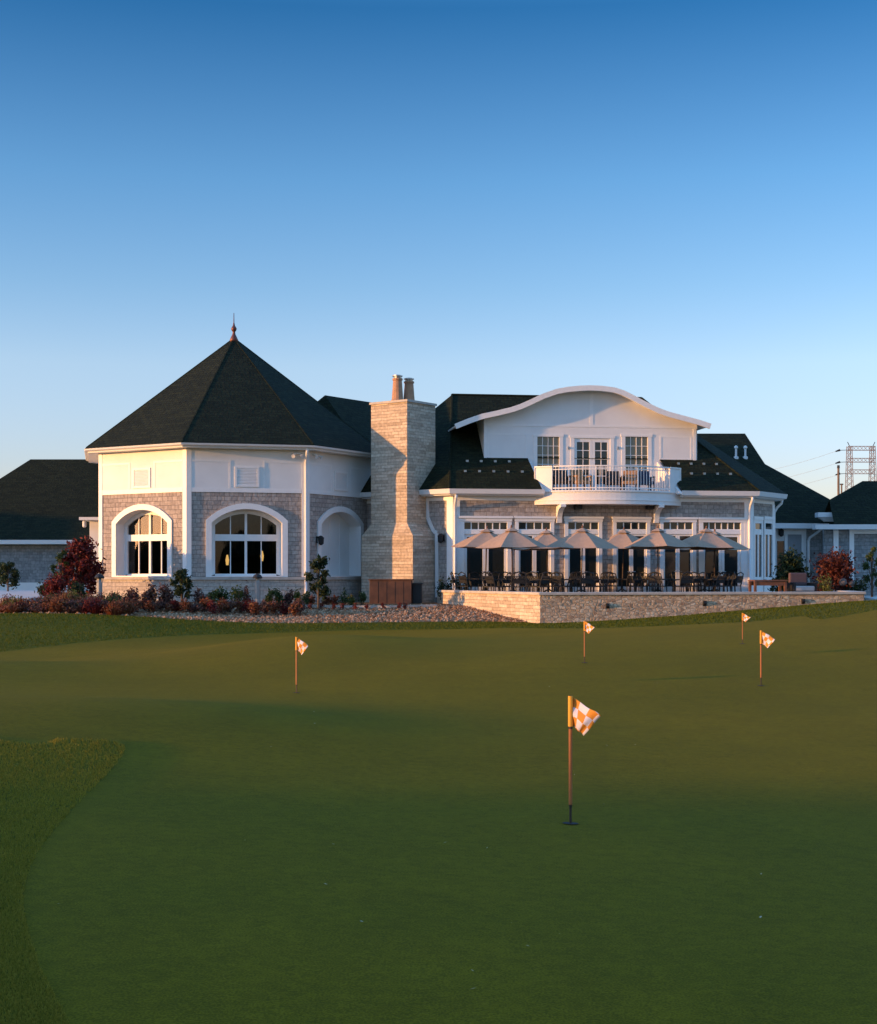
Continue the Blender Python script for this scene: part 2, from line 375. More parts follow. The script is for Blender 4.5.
def height0(X, Y):
    h = 0.0 * X
    # rise towards the building
    start = 43.2 + 0 * X
    h = h + 0.50 * sstep(44.0, 51.5, Y) * (1 - sstep(2.0, 4.5, X)) + 0.2 * sstep(47, 53, Y) * sstep(2.0, 4.5, X)
    h = h + 0.30 * sstep(28.0, 43.5, Y) * (1 - sstep(-13, -4.5, X)) * (1 - 0.6 * sstep(44, 51, Y))
    h = h + 0.42 * sstep(9.0, 15.5, X) * sstep(39, 45, Y)
    # gentle undulation of the green
    w = sstep(2, 6, Y) * (1 - sstep(40, 46, Y)) * (1 - sstep(30, 60, np.abs(X)))
    h = h + w * (0.035 * np.sin(0.42 * X + 0.28 * Y + 0.6) + 0.06 * np.sin(0.25 * Y - 0.16 * X + 1.1) + 0.018 * np.sin(0.62 * X - 0.35 * Y + 2.0))
    # the far half tilts up to the right, towards the low sun
    h = h + 0.032 * (np.log1p(np.exp((X + 3.0) / 2.5)) * 2.5 - 3.2) * sstep(17, 27, Y) * (1 - sstep(38, 45, Y)) * (1 - sstep(15, 24, X))
    # mounds of the green: sunny on their left, shaded on their right
    for mx_, my_, sx_, sy_, am_ in ((-2.6, 27.5, 2.9, 5.0, 0.17), (-3.6, 14.2, 3.6, 2.4, 0.12), (11.0, 33.0, 3.0, 4.0, 0.08), (-8.0, 23.0, 2.6, 3.0, 0.10)):
        h = h + am_ * np.exp(-((X - mx_) / sx_) ** 2 - ((Y - my_) / sy_) ** 2)
    # mound of the fringe on the left
    h = h + 0.04 * np.exp(-(((X + 5.6) / 2.6) ** 2 + ((Y - 11.2) / 2.2) ** 2))
    # the near part of the green falls gently away to the right, out of the low sun
    xx = np.where(X > -13, X, -13 - 0.7 * (X + 13)); xx = np.where(X < -31, 0.0, xx)
    h = h - 0.050 * np.clip(xx, -13, 16) * (1 - sstep(5.0, 21.0, Y)) * sstep(-40, -10, Y)
    # the far half tilts up to the right, towards the low sun
    h = h + 0.032 * (np.log1p(np.exp((X + 3.0) / 2.5)) * 2.5 - 3.2) * sstep(17, 27, Y) * (1 - sstep(38, 45, Y)) * (1 - sstep(15, 24, X))
    # mounds of the green: sunny on their left, shaded on their right
    for mx_, my_, sx_, sy_, am_ in ((-2.6, 27.5, 2.9, 5.0, 0.17), (-3.6, 14.2, 3.6, 2.4, 0.12), (11.0, 33.0, 3.0, 4.0, 0.08), (-8.0, 23.0, 2.6, 3.0, 0.10)):
        h = h + am_ * np.exp(-((X - mx_) / sx_) ** 2 - ((Y - my_) / sy_) ** 2)
    # mound of the fringe on the left
    h = h + 0.04 * np.exp(-(((X + 5.6) / 2.6) ** 2 + ((Y - 11.2) / 2.2) ** 2))
    # unseen long hill added off to the left to block the low sun
    h = h + 5.8 * sstep(-24, -44, X) * (1 - sstep(-10.0, 17.0, Y)) * (1 - sstep(70, 110, np.abs(X))) * (1 + 0.10 * np.sin(0.35 * Y) + 0.06 * np.sin(0.9 * Y + 1)) * sstep(-120, -60, Y)
    return h
def gp(px, py):                       # where the sight line through a photo position first meets the terrain
    Y = np.arange(3.0, 50.0, 0.02); X = (px - CX) / F * Y
    hit = np.nonzero(CH + (HY - py) / F * Y < height0(X, Y))[0]
    k = hit[0] if len(hit) else len(Y) - 1
    return (float(X[k]), float(Y[k]))
green_pts = [(-0.9, 1.5), gp(90, 1100), gp(68, 1024), gp(40, 968), gp(24, 912), gp(26, 881), gp(38, 853), gp(58, 826), gp(82, 800), gp(107, 775), gp(121, 759), gp(125, 749), gp(116, 742.5), gp(95, 740), gp(60, 739), gp(-30, 737),
             (-9, 14), (-15, 15), (-18, 18), (-17, 24), (-12, 27.0), gp(0, 652), gp(60, 645), gp(130, 638.5), gp(210, 634.5), gp(300, 632), gp(380, 630), gp(460, 629), gp(540, 628.5), gp(640, 627), gp(740, 622.5), gp(800, 616.5), gp(877, 610), (24, 45), (36, 40), (36, 12), (20, 2), (5, 0)]
GREEN = catmull(green_pts, 6)
def height(X, Y):
    X = np.asarray(X, float); Y = np.asarray(Y, float)
    return height0(X, Y)
def hz(x, y): return float(height(np.array([x]), np.array([y]))[0])

def axis(fine_lo, fine_hi, step, lo, hi, g=1.22):
    a = list(np.arange(fine_lo, fine_hi + 1e-6, step)); s = step; v = a[-1]
    while v < hi: s *= g; v += s; a.append(v)
    s = step; v = a[0]; pre = []
    while v > lo: s *= g; v -= s; pre.append(v)
    return np.array(pre[::-1] + a)
ys_near = np.exp(np.linspace(math.log(3.2), math.log(55), 230))
ys = np.concatenate([[-900, -500, -250, -120, -60, -40, -25, -15, -8, -4, -1.5, 0, 1.2, 2.3], ys_near, [57, 60, 65, 75, 95, 130, 200, 400, 800, 2000, 5000]])
xs = axis(-19, 19, 0.2, -5000, 5000)
GX, GY = np.meshgrid(xs, ys)
GZ = height(GX, GY)
SG = sdf(GREEN, GX, GY); SB = sdf(BED, GX, GY)
P_ = np.stack([GX, GY, GZ, SG, SB], -1).reshape(-1, 5)
ny, nx = GX.shape
idx = np.arange(nx * ny).reshape(ny, nx)
q = np.stack([idx[:-1, :-1], idx[:-1, 1:], idx[1:, 1:], idx[1:, :-1]], -1).reshape(-1, 4)
tri = np.concatenate([q[:, [0, 1, 2]], q[:, [0, 2, 3]]])
tris = P_[tri]
def cut(tr, k):
    s = tr[:, :, k]; ins = (s < 0); c = ins.sum(1)
    I = [tr[c == 3]]; O = [tr[c == 0]]
    for t in tr[(c == 1) | (c == 2)]:
        a = [p for p in t]; inn, out = [], []
        for i in range(3):
            p, r = a[i], a[(i + 1) % 3]
            (inn if p[k] < 0 else out).append(p)
            if (p[k] < 0) != (r[k] < 0):
                f = p[k] / (p[k] - r[k]); m_ = p + (r - p) * f; m_[k] = 0
                inn.append(m_); out.append(m_)
        for lst, dst in ((inn, I), (out, O)):
            for j in range(1, len(lst) - 1): dst.append(np.array([[lst[0], lst[j], lst[j + 1]]]))
    return np.concatenate(I), np.concatenate(O)
def sheet(name, tr, material, kind='structure'):
    pts = tr[:, :, :3].reshape(-1, 3)
    key = np.round(pts * 2000).astype(np.int64)
    u, first, inv = np.unique(key, axis=0, return_index=True, return_inverse=True)
    f = inv.reshape(-1, 3)
    ok = (f[:, 0] != f[:, 1]) & (f[:, 1] != f[:, 2]) & (f[:, 0] != f[:, 2])
    me = bpy.data.meshes.new(name); me.from_pydata(pts[first].tolist(), [], f[ok].tolist()); me.update()
    me.polygons.foreach_set('use_smooth', np.ones(len(me.polygons), bool))
    o = bpy.data.objects.new(name, me); COL.objects.link(o); me.materials.append(material)
    tag(o, kind=kind); return o
g_in, g_out = cut(tris, 3)
b_in, r_out = cut(g_out, 4)
sheet('putting_green', g_in, M['green'])
sheet('ground', r_out, M['rough'])
sheet('mulch_bed', b_in, M['mulch'])

# pavement on the far left, and at the far right end of the terrace
mb = MB(); pts = [pix(-30, 602, 47), pix(30, 603, 47), pix(62, 597, 52), pix(52, 591, 60), pix(40, 588, 70), pix(-60, 588, 70)]
pv = [(p.x, p.y) for p in pts]
zc = 0.78
mb.prism([(x, y, zc - 0.5) for x, y in pv], [(x, y, zc) for x, y in pv]); mb.build('pavement', M['concrete']); bpy.data.objects['pavement']['kind'] = 'structure'

# real turf: short upright blades on the green, longer ones on the fringe and the banks
CUPS = []
def blade_mat(name, a, c, e):
    m, nt, b = mat(name)
    tc = N(nt, 'ShaderNodeTexCoord')
    def no(sc_, det): n = N(nt, 'ShaderNodeTexNoise', Scale=sc_, Detail=det); nt.links.new(tc.outputs['Object'], n.inputs['Vector']); return n.outputs[0]
    col = ramp(nt, no(90.0, 3.0), [(0.3, a), (0.5, c), (0.72, e)])
    col = mixc(nt, 0.45, col, ramp(nt, no(0.3, 4.0), [(0.3, (0.36, 0.42, 0.36)), (0.7, (0.66, 0.6, 0.5))]), 'OVERLAY')
    col = mixc(nt, 0.3, col, ramp(nt, no(2.2, 4.0), [(0.3, (0.38, 0.4, 0.38)), (0.7, (0.62, 0.6, 0.58))]), 'OVERLAY')
    nt.links.new(col, b.inputs['Base Color']); b.inputs['Roughness'].default_value = 0.7; b.inputs['Specular IOR Level'].default_value = 0.1
    tr = N(nt, 'ShaderNodeBsdfTranslucent'); nt.links.new(col, tr.inputs[0])
    mx = N(nt, 'ShaderNodeMixShader'); mx.inputs[0].default_value = 0.35
    nt.links.new(b.outputs[0], mx.inputs[1]); nt.links.new(tr.outputs[0], mx.inputs[2]); nt.links.new(mx.outputs[0], nt.nodes['Material Output'].inputs[0])
    return m
M['blade_green'] = blade_mat('putting_blades', (0.07, 0.072, 0.008), (0.105, 0.10, 0.012), (0.15, 0.13, 0.02))
M['blade_rough'] = blade_mat('rough_blades', (0.16, 0.135, 0.014), (0.26, 0.205, 0.026), (0.37, 0.27, 0.045))
M['blade_bank'] = blade_mat('bank_blades', (0.045, 0.062, 0.006), (0.085, 0.10, 0.010), (0.14, 0.135, 0.018))
def turf():
    n = 900000
    iy = np.where(rng.random(n) < .7, 1 / rng.uniform(1 / 50, 1 / 4.3, n), np.exp(rng.uniform(math.log(4.3), math.log(50), n)))
    X = rng.uniform(-0.36, 0.36, n) * iy; Y = iy
    ok = (sdf(BED, X, Y) > 0.02) & ~((Y > 44.2 + .2 * (X - 3)) & (X > 2.9)) & ~((Y > 45.0) & (X < 3))
    X, Y = X[ok], Y[ok]; d = sdf(GREEN, X, Y); k = d > 0; X, Y, d = X[k], Y[k], d[k]; Z = height(X, Y)
    return X, Y, Z, d
TX, TY, TZ, TD = turf()
def blades(name, sel, hk, wk, lean, material, label):
    x, y, z = TX[sel], TY[sel], TZ[sel]; n = len(x)
    px = y / F
    h = (0.9 * px + 0.002) * hk * rng.uniform(.75, 1.12, n); w = (0.28 * px + 0.0006) * wk * rng.uniform(.6, 1.2, n)
    a = rng.uniform(0, 2 * math.pi, n); la = rng.uniform(0, 2 * math.pi, n); ll = rng.uniform(0, lean, n) * h
    tw = rng.uniform(.35, .8, n); dh = rng.uniform(-.12, .12, n) * h
    v = np.empty((n, 4, 3), np.float32)
    v[:, 0, 0] = x - np.cos(a) * w; v[:, 0, 1] = y - np.sin(a) * w; v[:, 0, 2] = z - .003
    v[:, 1, 0] = x + np.cos(a) * w; v[:, 1, 1] = y + np.sin(a) * w; v[:, 1, 2] = z - .003
    for k_, sg in ((2, 1), (3, -1)):
        v[:, k_, 0] = x + np.cos(la) * ll + sg * np.cos(a) * w * tw; v[:, k_, 1] = y + np.sin(la) * ll + sg * np.sin(a) * w * tw; v[:, k_, 2] = z + h + sg * dh
    me = bpy.data.meshes.new(name); me.vertices.add(n * 4); me.vertices.foreach_set('co', v.ravel())
    me.loops.add(n * 4); me.loops.foreach_set('vertex_index', np.arange(n * 4, dtype=np.int32))
    me.polygons.add(n); me.polygons.foreach_set('loop_start', np.arange(0, n * 4, 4, dtype=np.int32))
    me.update(calc_edges=True); me.materials.append(material)
    o = bpy.data.objects.new(name, me); COL.objects.link(o); tag(o, label, 'grass', kind='stuff')
def grow_turf():
    keep = np.ones(len(TX), bool)
    for cx, cy in CUPS: keep &= (TX - cx) ** 2 + ((TY - cy) / 2.0) ** 2 > .075 ** 2
    g = TD < 0
    r_ = TD >= 0
    blades('fringe_grass', r_ & (TY < 21), 1.9, 1.2, .8, M['blade_rough'], 'longer fringe grass along the left edge of the green')
    blades('bank_grass', r_ & (TY >= 21), 1.25, 1.2, .8, M['blade_bank'], 'dark green grass on the bank behind the green')

# stone chips of the bed
nb = 9000
cx_ = rng.uniform(-14, 3.4, nb * 3); cy_ = rng.uniform(44.2, 50.2, nb * 3)
k = (sdf(BED, cx_, cy_) < -0.05) & ((cx_ > -9) | (rng.random(nb * 3) < 0.3))
cx_, cy_ = cx_[k][:nb], cy_[k][:nb]; cz_ = height(cx_, cy_)
mb = MB(); vs = []; fs = []
for i in range(len(cx_)):
    r = random.uniform(0.03, 0.085); a = random.uniform(0, 6.28); n0 = len(vs)
    for j in range(4):
        t = a + j * math.pi / 2 + random.uniform(-.4, .4); vs.append((cx_[i] + r * math.cos(t), cy_[i] + r * math.sin(t), cz_[i] - 0.01 + random.uniform(0, .02)))
    vs.append((cx_[i] + random.uniform(-.02, .02), cy_[i] + random.uniform(-.02, .02), cz_[i] + r * random.uniform(.5, .95)))
    fs += [(n0, n0 + 1, n0 + 4), (n0 + 1, n0 + 2, n0 + 4), (n0 + 2, n0 + 3, n0 + 4), (n0 + 3, n0, n0 + 4)]
me = bpy.data.meshes.new('stone_chips'); me.from_pydata(vs, [], fs); me.materials.append(M['l_mulch'])
o = bpy.data.objects.new('stone_chips', me); COL.objects.link(o); tag(o, kind='stuff', label='pinkish brown stone chips covering the planting bed', cat='gravel')

# ------------------------------------------------------------------ the clubhouse
club = thing('clubhouse', 'white and grey shingled clubhouse with conical tower, stone chimney and curved balcony gable', 'building', (0.5, 55, 0.5))
def part(name, mb, m, parent=club, **kw): return mb.build(name, m, parent, **kw)

# ---- tower
T = Vector((-8.33, 57.0)); RW, TH, RE = 5.75, 13.5, 6.37
AP = RW * math.cos(R(22.5)); HW = RW * math.sin(R(22.5))
def tface(i):
    a = R(TH + 45 * i); return Frame((T.x + math.sin(a) * AP, T.y - math.cos(a) * AP), TH + 45 * i)
def tcorner(i, r):                    # corner between face i and i+1
    a = R(TH + 45 * i + 22.5); return Vector((T.x + math.sin(a) * r, T.y - math.cos(a) * r))
zg = 0.45
f0 = tface(0)
z_soff = f0.z(449.5, 0); z_band = f0.z(492.5, 0); z_sill = f0.z(577.0, 0)
z_eave = CH + (HY - 442.5) / F * (tcorner(-1, RE).y)
arch_half = 1.51; z_spr = f0.z(520.5, 0); rise = f0.z(503.3, 0) - z_spr
def arch(half, zb, zs, rs, t=0.0, n=14):
    Rr = (half * half + rs * rs) / (2 * rs); cz = zs + rs - Rr
    h = half - t; r = Rr - t; a1 = math.asin(min(1, h / r))
    return [(-h, zb)] + [(r * math.sin(a), cz + r * math.cos(a)) for a in np.linspace(-a1, a1, n)] + [(h, zb)]
def ring(mb, fr, a, b, o0, o1):
    mb.ribbon([[fr.p(a[i][0], o0, a[i][1]), fr.p(b[i][0], o0, b[i][1]), fr.p(b[i][0], o1, b[i][1]), fr.p(a[i][0], o1, a[i][1])] for i in range(len(a))])
wall = MB(); white = MB(); base = MB(); corner = MB()
for i in range(-2, 6):
    fr = tface(i)
    if i in (-1, 0, 1):               # faces with an arched recess
        A = arch(arch_half - 0.1, z_sill, z_spr, rise, 0.0)
        for a, b in zip(A[:-1], A[1:]):
            if abs(a[0] - b[0]) < 1e-6: continue
            wall.poly([fr.p(a[0], 0, a[1]), fr.p(b[0], 0, b[1]), fr.p(b[0], 0, z_band), fr.p(a[0], 0, z_band)])
        h = arch_half - 0.1
        wall.poly([fr.p(-HW, 0, z_sill), fr.p(-h, 0, z_sill), fr.p(-h, 0, z_band), fr.p(-HW, 0, z_band)])
        wall.poly([fr.p(h, 0, z_sill), fr.p(HW, 0, z_sill), fr.p(HW, 0, z_band), fr.p(h, 0, z_band)])
    else:
        wall.poly([fr.p(-HW, 0, z_sill), fr.p(HW, 0, z_sill), fr.p(HW, 0, z_band), fr.p(-HW, 0, z_band)])
loop = [tcorner(i, RW) for i in range(-3, 4)]
sweep(white, loop, rect(-0.25, 0.025, z_band, z_soff + 0.02))
sweep(base, loop, rect(-0.2, 0.06, zg - 0.6, z_sill - 0.1))
part('shingle_wall', wall, M['shingle'])
part('upper_wall', white, M['white'])
part('stone_base', base, M['ashlar'])
mb = MB(); sweep(mb, loop, rect(-0.2, 0.12, z_sill - 0.1, z_sill)); part('stone_ledge', mb, M['coping'])
for i in range(-2, 2):                # corner boards
    mb = MB(); a = tcorner(i, RW); w = 0.17
    fa, fb = tface(i), tface(i + 1)
    p1 = fa.p(HW - w, 0, 0); p3 = fb.p(-HW + w, 0, 0)
    sweep(mb, [p1.xy, a, p3.xy], rect(-0.02, 0.036, z_sill, z_soff)); part('corner_board', mb, M['trim'])
for i in (-1, 0, 1):                  # panel trim on the white band, with louvre
    fr = tface(i); mb = MB(); b0 = 0.025; b1 = 0.034
    zt = z_soff - 0.48
    mb.box(fr, -HW + 0.18, HW - 0.18, b0, b1, z_band - 0.0, z_band + 0.16)
    mb.box(fr, -HW + 0.18, -0.6, b0, b1, zt, zt + 0.07); mb.box(fr, 0.6, HW - 0.18, b0, b1, zt, zt + 0.07)
    for s in (-0.66, 0.6): mb.box(fr, s, s + 0.07, b0, b1 + .002, z_band + 0.16, zt + 0.07)
    part('panel_trim', mb, M['trim'])
    v = MB(); z0, z1 = z_band + 0.2, z_band + 0.95
    for s in (-0.45, 0.37): v.box(fr, s, s + 0.08, b0, 0.06, z0, z1)
    for z in (z0, z1 - 0.07): v.box(fr, -0.37, 0.37, b0, 0.058, z, z + 0.07)
    vo = part('louvre_vent', v, M['trim'])
    sl = MB()
    for k in range(11):
        z = z0 + 0.07 + k * (z1 - z0 - 0.14) / 11
        sl.hexa([fr.p(-.37, .05, z), fr.p(.37, .05, z), fr.p(.37, .03, z + .045), fr.p(-.37, .03, z + .045)], [fr.p(-.37, .054, z + .012), fr.p(.37, .054, z + .012), fr.p(.37, .035, z + .057), fr.p(-.37, .035, z + .057)])
    sl.build('louvre_slats', M['white'], vo)
DEP = 0.5
for i in (-1, 0, 1):                  # arched openings
    fr = tface(i)
    out = arch(arch_half, z_sill, z_spr, rise); inn = arch(arch_half, z_sill, z_spr, rise, 0.21)
    mb = MB(); ring(mb, fr, out, inn, -0.06, 0.06)
    wname = 'arched_window' if i < 1 else 'arched_niche'
    host = part(wname, mb, M['trim'])
    jb = MB(); j2 = arch(arch_half, z_sill, z_spr, rise, 0.12); ring(jb, fr, j2, arch(arch_half, z_sill, z_spr, rise, 0.215), -DEP - 0.15, -0.06)
    jb.build('reveal', M['white'], host)
    mb = MB(); mb.box(fr, -1.3, 1.3, -DEP, 0.13, z_sill, z_sill + 0.045); mb.build('sill', M['trim'], host)
    if i < 1:
        o1, o0 = -DEP + 0.1, -DEP
        a = arch(arch_half, z_sill + 0.045, z_spr, rise, 0.215); b = arch(arch_half, z_sill + 0.1, z_spr, rise, 0.37)
        fm = MB(); ring(fm, fr, a, b, o0, o1)
        fm.box(fr, -1.14, 1.14, o0 + .003, o1 - .003, z_sill + 0.045, z_sill + 0.12)
        zt0, zt1 = fr.z(541, 0, -DEP), fr.z(534.5, 0, -DEP)
        fm.box(fr, -1.14, 1.14, o0 + .004, o1 + 0.01, zt0, zt1)
        fm.box(fr, -0.045, 0.045, o0 + .006, o1 - .006, z_sill + 0.12, z_spr + rise - 0.3)
        for s in (-0.57, 0.57): fm.box(fr, s - 0.017, s + 0.017, o0 + .03, o1 - .02, z_sill + 0.12, z_spr + rise - 0.4)
        fm.build('window_frame', M['trim'], host)
        g = MB(); pts = arch(arch_half, z_sill + 0.06, z_spr, rise, 0.3)
        g.poly([fr.p(s, -DEP + 0.04, z) for s, z in pts]); g.build('pane', M['glass_see'], host)
    else:
        g = MB(); pts = arch(arch_half, z_sill, z_spr, rise, 0.2)
        g.prism([fr.p(s, -DEP, z) for s, z in pts], [fr.p(s, -DEP - 0.06, z) for s, z in pts])
        for s in (-.65, 0, .65): g.box(fr, s - .03, s + .03, -DEP, -DEP + .02, z_sill + .05, z_spr + rise - .45)
        g.build('back_panel', M['white'], host)
# interior of the tower
mb = MB(); mb.poly([(*tcorner(i, RW - 0.2), z_sill - 0.6) for i in range(8)]); part('interior_floor', mb, M['floor'])
mb = MB(); mb.ribbon([[(*tcorner(i, RW - 0.25), z) for z in (z_sill - .6, z_soff)] for i in range(2, 6)], closed=False, caps=False); part('interior_wall', mb, M['inwall'])
mb = MB(); mb.poly([(*tcorner(i, RW - 0.2), z_soff - 0.3) for i in range(8)]); part('interior_ceiling', mb, M['inwall'])
# tower eave + roof
mb = MB(); lp = [tcorner(i, RW) for i in range(8)] + [tcorner(8, RW)]
lpo = [tcorner(i, RW) for i in range(-4, 5)]
eo = (RE - RW) * math.cos(R(22.5))
sweep(mb, lpo, [(0.0, z_soff), (eo - 0.14, z_soff), (eo - 0.13, z_soff + 0.05), (eo - .02, z_soff + .09), (eo, z_eave), (0, z_eave)]); part('eave_gutter', mb, M['metal_white'])
ap = Vector((T.x, T.y, CH + (HY - 338.0) / F * T.y))
mb = MB(); rc = [Vector((*tcorner(i, RE - 0.03), z_eave + 0.012)) for i in range(8)]
for i in range(8): mb.poly([rc[i - 1], rc[i], ap])
troof = part('tower_roof', mb, M['roof'])
mb = MB()
for i in range(8): mb.tube([rc[i].lerp(ap, 0.01) - Vector((0, 0, .02)), ap - Vector((0, 0, .02))], 0.04, 5)
mb.build('hip_cap', M['roof'], troof)
mb = MB(); mb.lathe([(0.22, -0.2), (0.13, 0.02), (0.07, 0.14), (0.05, 0.24), (0.09, 0.30), (0.12, 0.37), (0.09, 0.44), (0.045, 0.50), (0.03, 0.6), (0.02, 0.62), (0.012, 1.02)], 14, ap)
mb.build('finial', M['copper'], troof, smooth=True)
# downspout with gooseneck, flood lights
def downspout(fr, s, z_top, z_bot, reach=0.42, name='downspout', r=0.055):
    mb = MB(); mb.tube([fr.p(s, reach, z_top), fr.p(s, reach - .02, z_top - 0.12), fr.p(s, reach * .5, z_top - .3), fr.p(s, 0.10, z_top - 0.48), fr.p(s, 0.085, z_top - 0.6), fr.p(s, 0.085, z_bot + .12), fr.p(s, 0.22, z_bot)], r, 8)
    return part(name, mb, M['metal_white'], smooth=True)
fr = tface(0); downspout(fr, HW - 0.02, z_soff + 0.02, 0.75)
for fr, s in ((tface(0), HW - 0.35), (tface(1), -HW + 0.45)):
    mb = MB()
    for k in (-.12, .12):
        c = fr.p(s + k, 0.16, z_soff - 0.17); d_ = (fr.p(s + k * 2.2, 0.5, z_soff - 0.35) - c).normalized()
        mb.tube([c - d_ * .02, c + d_ * .06, c + d_ * .15], [0.03, 0.055, 0.08], 8)
    mb.box(fr, s - .14, s + .14, 0.02, 0.16, z_soff - 0.15, z_soff - .1); part('flood_light', mb, M['metal_white'])

# ---- main block
P0 = Vector((0.55, 53.24)); Mf = Frame(P0, 8.0)
S1 = Mf.s(750.0)
P1 = Mf.p(S1, 0, 0).xy
Lf = Frame(P0, -37.0); Rf = Frame(P1, 53.0)
LL = 4.7; RL = Rf.s(773.5)
PA = Lf.p(-LL, 0, 0).xy; P2 = Rf.p(RL, 0, 0).xy
P3 = P2 + Vector((math.cos(R(98)), math.sin(R(98)))) * 3.0
zf = 0.68
z_ev = Mf.z(488.6, 0, 0.5); z_so = z_ev - 0.24
z_fr = z_so - 0.17
z_head = Mf.z(517.0, 2.0)
units = [(459.8, 511.5), (515, 554), (564.5, 602), (612.8, 650), (659.8, 696), (698.8, 744.8)]
us = [(Mf.s(a), Mf.s(b)) for a, b in units]
mb = MB(); cur = 0.0
for a, b in us:
    mb.box(Mf, cur, a, -0.2, 0, zf - 0.3, z_head); cur = b
mb.box(Mf, cur, S1, -0.2, 0, zf - 0.3, z_head)
mb.box(Mf, 0, S1, -0.2, 0.001, z_head, z_so)
mb.box(Lf, -LL, 0, -0.2, 0, 0, z_so)
part('shingle_wall', mb, M['shingle'])
mb = MB()
mb.box(Rf, 0, RL, -0.2, 0, zf - .3, z_so)
mb.box(Frame(P2, 98), 0, 3.0, -0.2, 0, 0, z_so); part('shingle_wall', mb, M['shingle'])
mb = MB(); sweep(mb, [PA, P0, P1, P2, P3], rect(0.0, 0.035, z_fr, z_so)); part('frieze_board', mb, M['trim'])
def cboard(pa, c, pb, z0, z1, w=.2, t=0.05):
    a = c + (pa - c).normalized() * w; b = c + (pb - c).normalized() * w
    mb = MB(); sweep(mb, [a, c, b], rect(0.0, t, z0, z1)); return part('corner_board', mb, M['trim'])
cboard(PA, P0, P1, zf, z_fr, .26); cboard(P0, P1, P2, zf, z_fr, 0.24); cboard(P1, P2, P3, zf, z_fr)
# french doors with transoms
for (a, b), (pa, pb) in zip(us, units):
    w = b - a; wide = w > 1.75
    host_mb = MB(); t = 0.17 if wide else 0.14
    z_t = z_head
    host_mb.box(Mf, a, a + t, -0.14, 0.04, zf, z_t - 0.16); host_mb.box(Mf, b - t, b, -0.14, 0.04, zf, z_t - 0.16)
    host_mb.box(Mf, a - .02, b + .02, -0.14, 0.06, z_t - 0.16, z_t - 0.05); host_mb.box(Mf, a - 0.05, b + 0.05, -.14, 0.11, z_t - 0.05, z_t + 0.03)
    z_tb = Mf.z(529.6, a); z_tt = Mf.z(522.3, a); z_dt = Mf.z(534.0, a)
    host_mb.box(Mf, a + t, b - t, -0.12, 0.02, z_dt, z_tb)
    host_mb.box(Mf, a + t, b - t, -0.12, 0.021, z_tt, z_t - .16)
    host = part('french_door', host_mb, M['trim'])
    mbars = MB(); k = 6 if wide else 4
    for j in range(1, k):
        s = a + t + (w - 2 * t) * j / k; mbars.box(Mf, s - .018, s + .018, -.1, -.03, z_tb, z_tt)
    mbars.box(Mf, a + t, b - t, -.099, -.031, z_tb, z_tb + .02); mbars.build('transom_bars', M['trim'], host)
    g = MB(); g.box(Mf, a + t, b - t, -0.09, -0.075, z_tb, z_tt); g.build('transom_pane', M['glass'], host)
    mid = (a + b) / 2
    lw = (w - 2 * t) / 2
    st = 0.11 if wide else 0.075
    for s0, s1 in ((a + t, mid - .004), (mid + .004, b - t)):
        lf = MB(); lf.box(Mf, s0, s0 + st, -.1, -.03, zf, z_dt); lf.box(Mf, s1 - st, s1, -.1, -.03, zf, z_dt)
        lf.box(Mf, s0 + st, s1 - st, -.098, -.032, z_dt - st, z_dt); lf.box(Mf, s0 + st, s1 - st, -.098, -.032, zf, zf + 0.42)
        lo = lf.build('door_leaf', M['trim'], host)
        g = MB(); g.box(Mf, s0 + st, s1 - st, -.075, -.06, zf + .42, z_dt - st); g.build('door_pane', M['glass'], host)
    for s in (mid - .06, mid + .06):
        hm = MB(); hm.tube([Mf.p(s, -.03, zf + 1.0), Mf.p(s, 0.02, zf + 1.0), Mf.p(s + (.1 if s > mid else -.1), 0.02, zf + 1.0)], .014, 6)
        hm.build('handle', M['cap'], host)
# tall narrow windows of the right chamfer
for pa, pb in ((752.6, 761.4), (762.8, 772.0)):
    a, b = Rf.s(pa), Rf.s(pb); t = 0.11
    zt = Rf.z(517, a); zb = zf
    h = MB(); h.box(Rf, a, a + t, 0.0, .07, zb, zt - .1); h.box(Rf, b - t, b, 0, .07, zb, zt - .1); h.box(Rf, a - .02, b + .02, 0, .09, zt - .1, zt + .03)
    z1, z2, z3 = Rf.z(523, a), Rf.z(529, a), Rf.z(534.5, a); z4 = Rf.z(577, a)
    h.box(Rf, a + t, b - t, 0, .06, z3, z2); h.box(Rf, a + t, b - t, 0, .061, z1, zt - .1); h.box(Rf, a + t, b - t, 0, .06, zb, z4)
    m_ = (a + b) / 2; h.box(Rf, m_ - .06, m_ + .06, 0, .058, z4, z3)
    host = part('narrow_window', h, M['trim'])
    g = MB(); g.box(Rf, a + t, b - t, .01, .02, z4, z3); g.box(Rf, a + t, b - t, .01, .02, z2, z1); g.build('pane', M['glass'], host)

# eaves
SN1 = Mf.s(527.5, -1.04); SN2 = Mf.s(681.5, 0.4); SB1 = SN1 + .25; ST2 = Mf.s(659.5, -1.04)
EV = [(0.0, z_so), (0.36, z_so), (0.37, z_so + .03), (0.48, z_so + .06), (0.52, z_ev), (0, z_ev)]
for path in ([PA, P0, Mf.p(SB1 + .1, 0, 0).xy], [Mf.p(SN2, 0, 0).xy, P1, P2, P3]):
    mb = MB(); sweep(mb, path, EV); part('eave_gutter', mb, M['metal_white'])
downspout(Mf, 0.06, z_so + .02, zf, .42); downspout(Mf, S1 - .05, z_so + .02, zf, .42)
downspout(Frame(P2, 98), .15, z_so + .02, zf, .42)

